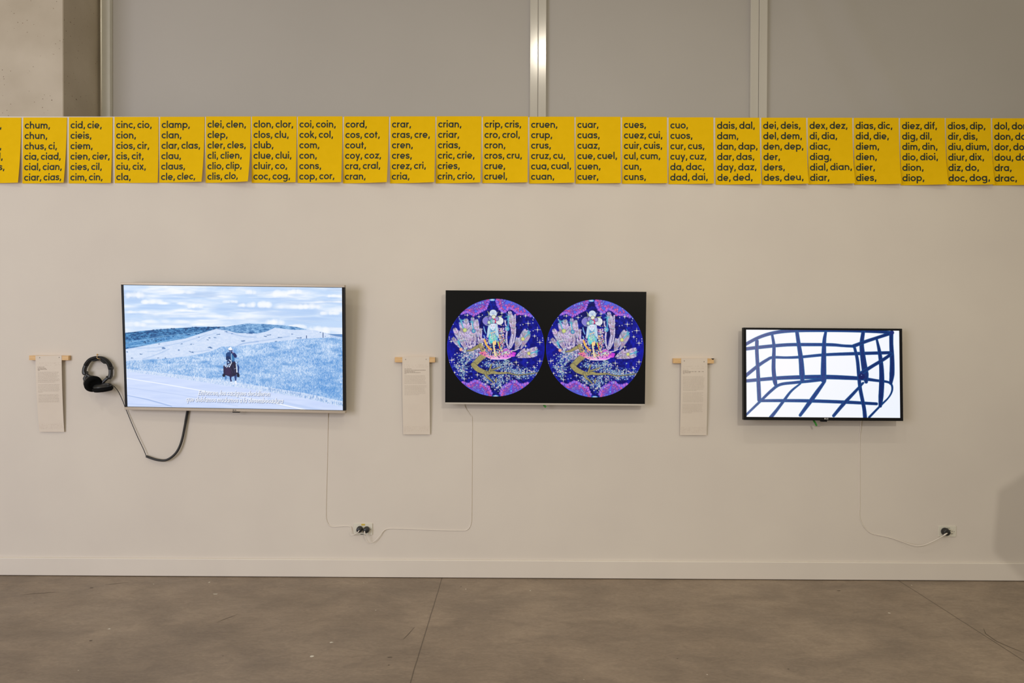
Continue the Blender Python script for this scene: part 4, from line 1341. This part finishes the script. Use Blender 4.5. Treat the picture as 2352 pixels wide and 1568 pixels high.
def television(fit, label, pic, res, style):
    x, z, yw, pt, rl, w, h, y = fit
    M = Matrix.Translation((x, y, z)) @ (Matrix.Rotation(yw, 3, 'Z') @ Matrix.Rotation(pt, 3, 'X') @ Matrix.Rotation(rl, 3, 'Y')).to_4x4()
    root = empty('television', M)
    tag(root, label, 'television', 'wall-mounted screens')
    hw, hh = w / 2, h / 2
    px = 1 / 385.0 * (1 - .02)
    # housing behind the glass, deeper in the middle
    b = MB()
    b.box(-hw + .002, hw - .002, 0.008, 0.022, -hh + .004, hh - .002)
    b.box(-hw * .62, hw * .62, 0.022, 0.044, -hh * .80, hh * .35, bev=.008)
    b.build('housing', M_BACK, root)
    if style == 'silver':
        l, r, t, bt = 6.2 * px, 6.0 * px, 5.0 * px, 6.3 * px
        b = MB()
        b.box(-hw, -hw + l, 0.001, 0.022, -hh + bt, hh - t)
        b.box(hw - r, hw, 0.001, 0.022, -hh + bt, hh - t)
        b.box(-hw + l, hw - r, 0.001, 0.022, hh - t - .9 * px, hh - t)
        b.box(-hw + l, hw - r, 0.001, 0.022, -hh + bt, -hh + bt + .9 * px)
        b.build('side_bezel', M_BEZEL, root)
        b = MB(); b.box(-hw - .001, hw + .001, -0.004, 0.024, hh - t, hh, bev=.0012); b.build('top_bar', M_SILVER, root)
        b = MB(); b.box(-hw - .001, hw + .001, -0.005, 0.026, -hh, -hh + bt, bev=.0012)
        bar = b.build('bottom_bar', M_SILVER, root)
        b = MB(); logo(b, -.010, -hh + .0045, .0075, -.0056); b.build('logo', M_LOGO_D, bar)
        b = MB(); b.box(-.016, .026, 0.002, .020, -hh - .0075, -hh, bev=.0015); b.build('sensor', M_BEZEL, root)
        s0, s1, s2, s3 = -hw + l, hw - r, hh - t - .9 * px, -hh + bt + .9 * px
    elif style == 'slim':
        bt = 4.0 * px
        b = MB(); frame_mesh(b, -hw, hw, -hh + bt, hh, .9 * px, .9 * px, .9 * px, .0004, -0.001, 0.022); b.build('bezel', M_BEZEL, root)
        b = MB(); b.box(-hw, hw, -0.003, 0.022, -hh, -hh + bt, bev=.001); b.build('bottom_bar', M_BRIGHT, root)
        s0, s1, s2, s3 = -hw + .9 * px, hw - .9 * px, hh - .9 * px, -hh + bt
    else:
        l, r, t, bt = 6.2 * px, 5.6 * px, 4.7 * px, 7.0 * px
        b = MB(); frame_mesh(b, -hw, hw, -hh, hh, l, r, t, bt, -0.006, 0.022)
        bz_ = b.build('bezel', M_BEZEL, root)
        b = MB(); logo(b, .004, -hh + .0065, .0082, -.0068); b.build('logo', M_LOGO_L, bz_)
        b = MB(); b.box(-.012, .022, -0.004, .016, -hh - .0075, -hh, bev=.0015); b.build('sensor', M_BEZEL, root)
        s0, s1, s2, s3 = -hw + l, hw - r, hh - t, -hh + bt
    m = screen_mat('glowing_screen', 1.0, 0.32 if style == 'slim' else .4)
    picture_mesh('screen', (s0, 0, s2), (s1, 0, s2), (s1, 0, s3), (s0, 0, s3), pic(*res), m, root)
    # bracket: plate on the wall, two arms to the housing
    b = MB()
    inv = M.inverted()
    for sx in (-.14, .14):
        p0 = Vector((sx, 0.036, 0.0)); p1 = inv @ Vector(((M @ p0).x, -0.006, (M @ p0).z))
        b.tube([p0, p1], 0.014, 8)
    c0 = M @ Vector((0, .04, 0))
    n = len(b.v)
    for xx in (-.22, .22):
        for yy in (-0.008, -0.0015):
            for zz in (-.05, .05):
                b.v.append(tuple(inv @ Vector((c0.x + xx, yy, c0.z + zz))))
    for q in ((0, 1, 3, 2), (4, 6, 7, 5), (0, 4, 5, 1), (2, 3, 7, 6), (0, 2, 6, 4), (1, 5, 7, 3)):
        b.face([n + i for i in q])
    b.build('wall_bracket', M_STEEL, root)
    return root


television((-1.6537, 1.37, -0.0228, 0.069, 0.0104, 1.3155, 0.7499, -0.085), 'large silver-edged screen showing a rider in a white hat on a prairie road', picture_rider, (760, 428), 'silver')
television((0.1728, 1.3765, 0.0018, 0.0201, 0.0043, 1.1691, 0.6653, -0.085), 'slim black screen showing two round blue star-sky pictures', picture_rounds, (800, 448), 'slim')
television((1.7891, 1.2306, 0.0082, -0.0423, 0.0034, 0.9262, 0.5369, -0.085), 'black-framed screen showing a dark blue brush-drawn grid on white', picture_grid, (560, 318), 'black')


# ------------------------------------------------------------------ paper labels pinned to wooden battens
def wall_label(label, bar, quad, body, pins, knot=None, scale=7.466, org=(0, 0)):
    """coordinates in a zoomed crop of the photograph: org + value / scale"""
    P = lambda x, y, Y: at(org[0] + x / scale, org[1] + y / scale, Y)
    TH = 0.021
    y_f = -0.002 - TH
    root = empty('wall_label', Matrix.Translation(P(bar[0] * .5 + bar[2] * .5, bar[3], -0.001)))
    tag(root, label, 'wall label', 'paper labels on wooden battens')
    inv = root.matrix_world.inverted()

    def part(b, name, m):
        b.v = [tuple(inv @ Vector(v)) for v in b.v]
        return b.build(name, m, root)
    a, c = P(bar[0], bar[1], y_f), P(bar[2], bar[3], y_f)
    b = MB(); b.box(a.x, c.x, y_f, -0.002, c.z, a.z, bev=.0008)
    if knot:
        k0, k1 = P(knot[0], knot[1], y_f - .0006), P(knot[2], knot[3], y_f - .0006)
        b.quadpts([(k0.x, y_f - .0006, k0.z), ((k0.x + k1.x) / 2, y_f - .0006, k1.z), (k1.x - .002, y_f - .0006, k1.z + .003), (k1.x, y_f - .0006, k0.z)], 1)
    part(b, 'wooden_batten', [M_WOOD, M_KNOT])
    yp = y_f - 0.0012
    TL, TR, BR, BL = [P(x, y, yp) for x, y in quad]
    x0, x1 = quad[0][0], quad[1][0]
    yt, yb = quad[0][1], quad[3][1]

    def pos(x, y, off=0.0):
        v = (y - yt) / (yb - yt)
        xl = quad[0][0] + (quad[3][0] - quad[0][0]) * v; xr = quad[1][0] + (quad[2][0] - quad[1][0]) * v
        u = (x - xl) / (xr - xl)
        p = TL * ((1 - u) * (1 - v)) + TR * (u * (1 - v)) + BR * (u * v) + BL * ((1 - u) * v)
        bow = -0.0035 * math.sin(math.pi * max(0, v)) * (1 - .6 * u) + 0.013 * v * v
        return (p.x, p.y + bow - off, p.z)
    b = MB()
    nu, nv = 6, 24
    n = 0
    for s, off in ((0, 0.0), (1, -0.0003)):
        n = len(b.v)
        for j in range(nv + 1):
            y = yt + (yb - yt) * j / nv
            xl = quad[0][0] + (quad[3][0] - quad[0][0]) * j / nv; xr = quad[1][0] + (quad[2][0] - quad[1][0]) * j / nv
            for i in range(nu + 1):
                b.v.append(pos(xl + (xr - xl) * i / nu, y, off))
        for j in range(nv):
            for i in range(nu):
                q = [n + j * (nu + 1) + i, n + (j + 1) * (nu + 1) + i, n + (j + 1) * (nu + 1) + i + 1, n + j * (nu + 1) + i + 1]
                b.face(q if s == 0 else q[::-1], 0, True)
    rr = random.Random(len(body) * 7 + int(bar[0]))

    def mark(xa, xb, y, hgt, mi):
        n = len(b.v)
        b.v += [pos(xa, y + hgt / 2, .0004), pos(xb, y + hgt / 2, .0004), pos(xb, y - hgt / 2, .0004), pos(xa, y - hgt / 2, .0004)]
        b.face([n, n + 1, n + 2, n + 3], mi)
    for (xa, xb, y, hgt, mi) in body:
        if mi in (1, 2):                     # a line of print, too small to read in the photograph
            x = xa
            while x < xb:
                wl = min(rr.uniform(14, 44), xb - x)
                xx = x
                while xx < x + wl - 2:
                    lw = rr.uniform(2.2, 4.6)
                    mark(xx, min(xx + lw, x + wl), y + rr.uniform(-.8, .8), hgt * rr.uniform(.75, 1.25), mi)
                    xx += lw + rr.uniform(.6, 1.5)
                x += wl + rr.uniform(3.5, 6.5)
        elif mi == 3:                        # a row of faint raised dots
            x = xa
            while x < xb:
                if rr.random() < .72:
                    wl = rr.uniform(4, 9)
                    mark(x, x + wl, y + rr.uniform(-4, 4), rr.uniform(3.5, 5.5), 2)
                    if rr.random() < .4:
                        mark(x, x + wl * .6, y + rr.uniform(5, 9), 4, 2)
                x += rr.uniform(11, 19)
        else:
            mark(xa, xb, y, hgt, 1)
    part(b, 'paper_sheet', [M_PAPER, M_TEXT, M_FAINT])
    for (x, y) in pins:
        q = Vector(pos(x, y))
        b = MB(); b.lathe([(0, -.0022), (.0018, -.0020), (.0024, -.0008), (.0024, .0002), (.0007, .0003), (.0007, .010)], q, (0, 1, 0), 14)
        part(b, 'pin', M_PIN)


def lines(ys, x0, x1, last=None, hgt=3.8):
    rr = random.Random(int(sum(ys)))
    return [(x0, (last if (last and i == len(ys) - 1) else x1 - rr.uniform(0, 34)), y, hgt, 1) for i, y in enumerate(ys)]


wall_label('cream paper label on a wooden batten left of the black headphones', (50, 120, 725, 203), [(160, 125), (608, 120), (628, 1435), (200, 1435)],
           [(200, 315, 320, 8, 1), (202, 345, 342, 9, 1), (202, 357, 360, 9, 1), (205, 238, 378, 8, 1)] + lines([408, 430, 452, 473, 494, 516, 537, 556, 578], 205, 578, 502) + lines([620, 642, 664, 686, 707, 728, 748], 209, 578, 290) + lines([792, 812, 834, 856, 876, 898, 918], 213, 576)
           + [(190, 590, 250, 4, 3), (200, 595, 285, 4, 3), (215, 600, 1300, 5, 3), (205, 610, 1326, 5, 3), (205, 620, 1352, 5, 3), (205, 615, 1376, 5, 3)],
           [(233, 158), (567, 158)], None, 7.464, (60, 800))
wall_label('pinkish paper label on a wooden batten between the large and the middle screen', (125, 150, 815, 240), [(255, 140), (717, 137), (725, 1480), (262, 1480)],
           [(292, 415, 350, 8, 1), (292, 655, 373, 10, 1), (292, 475, 397, 10, 1), (292, 570, 413, 9, 1), (292, 325, 432, 8, 1)] + lines([468, 490, 512, 533, 556, 577, 599], 292, 668) + lines([640, 662, 684, 705, 727, 748, 770, 792], 293, 670, 545)
           + [(285, 700, 285, 4, 3), (290, 700, 317, 4, 3), (280, 705, 1343, 5, 3), (280, 705, 1367, 5, 3), (280, 700, 1391, 5, 3), (280, 700, 1416, 5, 3)],
           [(311, 187), (662, 187)], None, 7.467, (890, 800))
wall_label('paper label on a dark-knotted wooden batten beside the white grid screen', (122, 170, 820, 257), [(258, 170), (708, 170), (705, 1495), (245, 1495)],
           [(287, 390, 375, 8, 1), (287, 482, 397, 10, 1), (492, 508, 397, 15, 0), (520, 526, 397, 12, 0), (552, 564, 397, 14, 0), (570, 584, 397, 15, 0), (610, 622, 397, 13, 0), (628, 643, 397, 12, 0), (287, 425, 415, 9, 1), (287, 320, 432, 8, 1)]
           + lines([484, 505, 527, 548, 570, 591, 613, 634, 656, 677, 699, 719], 285, 664, 525) + lines([760, 782, 804, 826, 848, 870, 892, 914], 284, 650) + lines([956, 977, 999, 1020, 1041, 1063, 1084, 1105], 280, 652, 440)
           + [(285, 690, 305, 4, 3), (288, 650, 340, 4, 3), (260, 690, 1362, 5, 3), (255, 690, 1386, 5, 3), (258, 690, 1411, 5, 3), (258, 680, 1440, 5, 3)],
           [(311, 212), (650, 226)], (770, 170, 825, 196), 7.469, (1530, 800))

# ------------------------------------------------------------------ headphones on a brass hook
HZ = 14.94
hp = lambda x, y, Y: at(180 + x / HZ, 805 + y / HZ, Y)
hroot = empty('headphones', Matrix.Translation(hp(640, 240, -0.03)))
tag(hroot, 'black folding headphones hanging from a brass hook, with cable', 'headphones')
hinv = hroot.matrix_world.inverted()


def hpart(b, name, m, parent=None):
    p = parent or hroot
    b.v = [tuple(hinv @ Vector(v)) for v in b.v]
    o = b.build(name, m, hroot)
    if parent is not None:
        o.parent = parent
    return o


YB = -0.030
pxm = 1 / 385.0 / HZ          # metres per crop unit on the wall
b = MB()
b.band([hp(x, y, YB) for x, y in smooth([(262, 505), (310, 420), (400, 320), (510, 260), (640, 232), (780, 245), (900, 300), (1000, 385), (1070, 490), (1118, 640)], 6)], [48 * pxm] * 55, [.017] * 55)
band_o = hpart(b, 'headband', M_RUBBER)
b = MB()
b.band([hp(x, y, YB) for x, y in smooth([(470, 330), (540, 335), (640, 312), (745, 280)], 5)], list(np.interp(np.linspace(0, 1, 16), [0, .3, .7, 1], [14 * pxm, 34 * pxm, 34 * pxm, 12 * pxm])), .014)
hpart(b, 'band_pad', M_RUBBER)
b = MB()
b.band([hp(x, y, YB) for x, y in smooth([(785, 290), (850, 350), (920, 405), (985, 440)], 5)], list(np.interp(np.linspace(0, 1, 16), [0, .3, .7, 1], [16 * pxm, 44 * pxm, 42 * pxm, 14 * pxm])), .014)
hpart(b, 'band_pad', M_RUBBER)
# left arm with its folding joint
b = MB()
b.band([hp(x, y, YB) for x, y in smooth([(268, 500), (225, 590), (205, 690), (215, 760), (250, 820)], 5)], list(np.interp(np.linspace(0, 1, 21), [0, .5, .8, 1], [54 * pxm, 52 * pxm, 64 * pxm, 46 * pxm])), .013)
b.tube([hp(300, 745, YB - .012), hp(300, 745, YB + .012)], 42 * pxm, 16)
b.band([hp(x, y, YB) for x, y in smooth([(270, 800), (320, 850), (395, 890), (440, 900)], 4)], 46 * pxm, .010)
b.band([hp(x, y, YB - .004) for x, y in smooth([(300, 840), (255, 900), (225, 970), (240, 1050)], 4)], [50 * pxm] * 9 + [36 * pxm] * 4, .010)
hpart(b, 'slider_arm', M_BLACK)
# right arm, joint and the stem that folds the other cup flat
b = MB()
b.band([hp(x, y, YB) for x, y in smooth([(1115, 625), (1115, 720), (1112, 800), (1095, 880), (1045, 945)], 5)], list(np.interp(np.linspace(0, 1, 21), [0, .5, 1], [50 * pxm, 50 * pxm, 58 * pxm])), .013)
b.band([hp(1118, 560, YB), hp(1122, 600, YB), hp(1120, 645, YB)], 54 * pxm, .0150)
b.tube([hp(1000, 915, YB - .013), hp(1000, 915, YB + .013)], 52 * pxm, 16)
b.band([hp(x, y, YB - .010) for x, y in smooth([(1030, 930), (950, 985), (850, 1080), (740, 1165), (690, 1210)], 4)], list(np.interp(np.linspace(0, 1, 17), [0, .5, 1], [44 * pxm, 44 * pxm, 30 * pxm])), .008)
hpart(b, 'slider_arm', M_BLACK)
# cups: shell, then cushion with a dark hollow
nL = Vector((0.76, -0.58, -0.27)).normalized()
cL = hp(480, 1120, -0.066)
R = .0445
b = MB()
b.lathe([(0, -.034), (R * .55, -.034), (R * .80, -.030), (R * .93, -.020), (R * .97, -.010), (R * .90, -.008), (R * .98, -.006), (R * .98, .002), (R * .5, .003), (0, .003)], cL, nL, 40)
cup = hpart(b, 'ear_cup', M_BLACK)
b = MB()
b.lathe([(R * .80, .003), (R * 1.04, .004), (R * 1.10, .011), (R * 1.07, .019), (R * .95, .025), (R * .78, .027), (R * .60, .0255), (R * .52, .0225), (R * .3, .0215), (0, .021)], cL, nL, 40)
hpart(b, 'ear_cushion', M_CUSHION, cup)
cR = hp(832, 1245, -0.066)
R = .0515
nR = Vector((0.05, 0.13, -1)).normalized()
b = MB()
b.lathe([(0, -.018), (R * .6, -.018), (R * .80, -.0155), (R * .86, -.011), (R * .92, -.010), (R * .98, -.004), (R * .94, .0015), (0, .002)], cR, nR, 40)
b.band([hp(x, y, -0.066) for x, y in smooth([(800, 1170), (900, 1150), (1020, 1140), (1085, 1170)], 4)], 26 * pxm, .012)
cup = hpart(b, 'ear_cup', M_BLACK)
b = MB()
b.lathe([(R * .7, .002), (R * 1.01, .003), (R * 1.06, .008), (R * 1.04, .016), (R * .92, .0235), (R * .74, .025), (R * .60, .016), (R * .56, .006), (0, .005)], cR, nR, 40)
hpart(b, 'ear_cushion', M_CUSHION, cup)
# cable: behind the screen's corner, then a corrugated sleeve up to the screen
b = MB()
cab = [(253.0, 883.2, -.062), (258, 884.5, -.05), (264, 889, -.035), (272, 899.5, -.022), (280.5, 917, -.012), (287, 934, -.010), (291.5, 945, -.010), (303, 973, -.012), (316, 1003, -.014), (328, 1028, -.014), (333.5, 1041, -.014), (336.5, 1049, -.014)]
b.tube([at(*p) for p in smooth(cab, 6)], .0021, 8)
hpart(b, 'cable', M_BLACK)
b = MB()
slv = smooth([(336.3, 1047.5, -.016), (346.8, 1051.6, -.018), (360, 1055.6, -.020), (373.6, 1057.2, -.021), (383, 1055.8, -.022), (394, 1049.6, -.022), (404.8, 1039, -.021), (412.9, 1024.6, -.019), (419, 1005.9, -.017), (423.6, 983.6, -.015), (428, 959.5, -.013), (431, 943, -.0115), (432.5, 930, -.011)], 44)
rs = []
for i in range(len(slv)):
    t = i / len(slv)
    rs.append((.0070 if t < .80 else .0074) * (1 + (.02 if t < .66 else .02 + .13 * min(1, (t - .66) * 6)) * (1 if i % 4 < 2 else -1)))
b.tube([at(*p) for p in slv], rs, 12)
hpart(b, 'cable_sleeve', M_BLACK)

b = MB()
k = lambda x, y, Y: hp(x, y, Y)
b.tube([k(650, 135, -0.0015), k(650, 137, -.030), k(648, 143, -.049), k(640, 190, -.0535), k(634, 240, -.0535), k(650, 262, -.0535), k(700, 280, -.0535), k(765, 292, -.0535)], .0013, 8)
b.lathe([(0, -.0030), (.004, -.0025), (.0045, -.0008), (.0045, 0.0005)], k(650, 136, -0.0012), (0, 1, 0), 14)
tag(b.build('hook', M_BRASS), 'small brass wire hook holding the headphones', 'hook')


# ------------------------------------------------------------------ sockets and power cords
def outlet(label, x0, y0, x1, y1, sockets, extras):
    root = empty('wall_outlet', Matrix.Translation(at((x0 + x1) / 2, y1, 0)))
    tag(root, label, 'power outlet', 'wall outlets above the baseboard')
    inv = root.matrix_world.inverted()
    a, c = at(x0, y0, -.005), at(x1, y1, -.005)

    def part(b, name, m):
        b.v = [tuple(inv @ Vector(v)) for v in b.v]
        return b.build(name, m, root)
    b = MB(); b.box(a.x, c.x, -.0055, -.0004, c.z, a.z, bev=.0014); part(b, 'cover_plate', M_PLATE)
    for (sx, sy) in sockets:
        p = at(sx, sy, -.0058)
        b = MB()
        b.box(p.x - .016, p.x + .016, -.0072, -.0054, p.z - .014, p.z + .014, 0, .001)
        for (dx, dz, w_, h_) in ((-.006, .0062, .0042, .0011), (-.006, -.0062, .0036, .0011), (.0055, 0, .0020, .0020)):
            b.box(p.x + dx - w_ / 2 * 1.6, p.x + dx + w_ / 2 * 1.6, -.0076, -.0070, p.z + dz - h_, p.z + dz + h_, 1)
        part(b, 'socket', [M_PLATE, M_HOLE])
    for kind, *q in extras:
        if kind == 'screw':
            b = MB(); b.lathe([(0, -.0015), (.0024, -.0012), (.0030, 0)], at(q[0], q[1], -.0056), (0, 1, 0), 14); part(b, 'screw', M_PIN)
        else:
            u, v = at(q[0], q[1], -.0058), at(q[2], q[3], -.0058)
            b = MB(); b.box(u.x, v.x, -.0066, -.0054, v.z, u.z); part(b, 'sticker' if kind == 'sticker' else 'slot', M_STICK if kind == 'sticker' else M_HOLE)


outlet('white wall outlet with two black plugs side by side', 812.2, 1201.5, 855.6, 1228.2, ((826.5, 1214.5), (843, 1214.8)), (('sticker', 830, 1202.6, 838.3, 1206.6), ('slot', 828, 1226.0, 834.5, 1227.2), ('slot', 836.2, 1226.6, 839.8, 1227.4), ('screw', 851.5, 1215.0)))
outlet('white wall outlet at far right holding a single black plug', 2155.8, 1207.6, 2196, 1232.6, ((2169.5, 1220), (2184.5, 1219.8)), (('slot', 2179, 1225.1, 2188.2, 1225.9), ('slot', 2173.5, 1212.1, 2182, 1212.7), ('screw', 2190.8, 1220.4)))


def power_cord(label, path, r, plug, pr, boot):
    """plug: pixel centre of the black round plug; boot: pixel where the white strain relief leaves it"""
    pc = at(*plug, -.0065)
    root = empty('power_cord', Matrix.Translation(pc))
    tag(root, label, 'power cord', 'white power cords on the wall')
    inv = root.matrix_world.inverted()

    def part(b, name, m, par=None):
        b.v = [tuple(inv @ Vector(v)) for v in b.v]
        o = b.build(name, m, root)
        if par is not None:
            o.parent = par
        return o
    b = MB()
    b.lathe([(pr * .86, 0), (pr, .001), (pr, .010), (pr * .93, .012), (pr * .93, .020), (pr * .86, .026), (pr * .62, .029), (0, .030)], at(*plug, -.0078), (0, -1, 0), 28)
    pl = part(b, 'plug', M_BLACK)
    bp = at(*boot, -.034)
    pts = smooth(path, 7)
    P = [at(*p) for p in pts]
    b = MB()
    b.tube([P[-1] + (bp - P[-1]) * 0.0, P[-1] + (bp - P[-1]) * .5, bp, bp + Vector((0, .006, .002))], [r * 1.25, r * 1.7, r * 2.1, r * 2.2], 10)
    part(b, 'strain_relief', M_CORD, pl)
    b = MB(); b.tube(P, r, 8)
    part(b, 'cord', M_CORD)


rr_ = -.0024
power_cord('white cord from the large screen down to the left plug of its outlet',
           [(752.6, 930, -.02), (752.8, 945, -.012), (753, 956, -.0045), (752.3, 1000, rr_), (751.4, 1060, rr_), (749.6, 1120, rr_), (748.7, 1180, rr_), (750.2, 1194.5, rr_), (755.8, 1205.4, rr_), (765.5, 1209.2, rr_), (783.3, 1208.2, rr_), (799, 1208.0, rr_), (806.2, 1210, -.004),
            (806.6, 1217.5, -.010), (805.3, 1224.2, -.018), (807.8, 1228.2, -.026), (814.5, 1226.8, -.032), (821.2, 1222.8, -.036)], .0022, (826.8, 1214.3), .0185, (825.3, 1217.6))
power_cord('white cord from the middle screen down to the right plug beside it',
           [(1062, 915, -.02), (1065.5, 929, -.010), (1071.6, 940.5, -.004), (1080.2, 953.3, rr_), (1084.2, 961.8, rr_), (1084.2, 1020, rr_), (1083.6, 1100, rr_), (1083, 1180, rr_), (1081.9, 1199.4, rr_), (1078.2, 1210.7, rr_), (1070.9, 1217.0, rr_), (1056.3, 1217.8, rr_), (1000, 1216.8, rr_), (940, 1214.4, rr_), (899.6, 1213.4, rr_),
            (888.3, 1214.9, -.004), (880.2, 1219.6, -.008), (872.2, 1230, -.012), (862.5, 1240.8, -.016), (853.4, 1245.6, -.021), (846.6, 1244.6, -.027), (842.4, 1238.5, -.032), (839.0, 1230.5, -.035)], .0022, (842.3, 1215.3), .0188, (837.6, 1219.6))
power_cord('white cord curving from the grid screen to the far right outlet',
           [(1978, 950, -.02), (1977.8, 968, -.010), (1976.6, 985, -.006), (1974.6, 1008, rr_), (1974.3, 1080, rr_), (1974.2, 1160, rr_), (1973.4, 1177.5, rr_), (1975.9, 1193.3, rr_), (1985, 1210.4, rr_), (1999.2, 1223.2, rr_), (2015.3, 1228.0, rr_), (2031, 1231.2, rr_), (2052, 1236.6, -.004), (2076.6, 1245.2, -.010), (2092, 1250, -.018),
            (2108, 1253, -.026), (2124, 1250.8, -.032), (2141.4, 1243.5, -.037), (2156, 1236, -.040), (2166.5, 1230.0, -.040)], .0025, (2169.6, 1219.8), .0225, (2174.6, 1224.2))


# ------------------------------------------------------------------ bits of green tape under the two right screens
def tape(label, px_pts, Ys, hw):
    P = [at(x, y, Y) for (x, y), Y in zip(px_pts, Ys)]
    P = [Vector(p) for p in smooth(P, 4)]
    b = MB()
    n = len(P)
    rings = []
    for i, p in enumerate(P):
        t = (P[min(i + 1, n - 1)] - P[max(i - 1, 0)]).normalized()
        s = t.cross(Vector((0, 1, 0))).normalized() * hw * (1 if i < n - 1 else .7)
        d = Vector((0, .0004, 0))
        rings.append([p + s - d, p - s - d, p - s + d, p + s + d])
    b.rings(rings, smooth=False)
    tag(b.build('green_tape', M_GREEN), label, 'tape')


tape('short tip of green tape showing under the round-pictures screen', [(1247.5, 922), (1249, 929), (1251.5, 932.5), (1254, 935.2)], (-.04, -.048, -.052, -.054), .0062)
tape('strip of green tape dangling below the grid screen', [(1866, 958), (1868.8, 965), (1872.5, 971), (1876, 978)], (-.055, -.060, -.064, -.066), .0056)

# ------------------------------------------------------------------ a made-up board on a stand outside the frame, added to shade the wall's corner
SX = 2.60
sroot = empty('shadow_blocker', Matrix.Translation((SX + .3, -1.0, 0)))
tag(sroot, 'unseen grey board on a pole stand, added beyond the right edge to cast a shadow', 'shadow blocker')
b = MB()
zc0, zc1 = 0.60, 1.14
ring = [(-.305, .755), (-.18, .635), (-.10, zc0 - .04), (.25, zc0 - .04), (.30, zc0 + .06), (.30, zc1 - .04), (.25, zc1), (-.13, zc1), (-.285, zc1 - .105)]
b.rings([[(x, y, z) for x, z in ring] for y in (-.02, .02)], smooth=False)
b.build('board', M_GREY, sroot)
b = MB(); b.tube([(.05, 0.03, .02), (.05, 0.03, .9)], .016, 12); b.build('pole', M_STEEL, sroot)
b = MB(); b.lathe([(0, 0), (.17, 0), (.17, .012), (.15, .02), (.03, .028), (0, .028)], (.05, .03, 0.0005), (0, 0, 1), 32); b.build('base', M_STEEL, sroot)
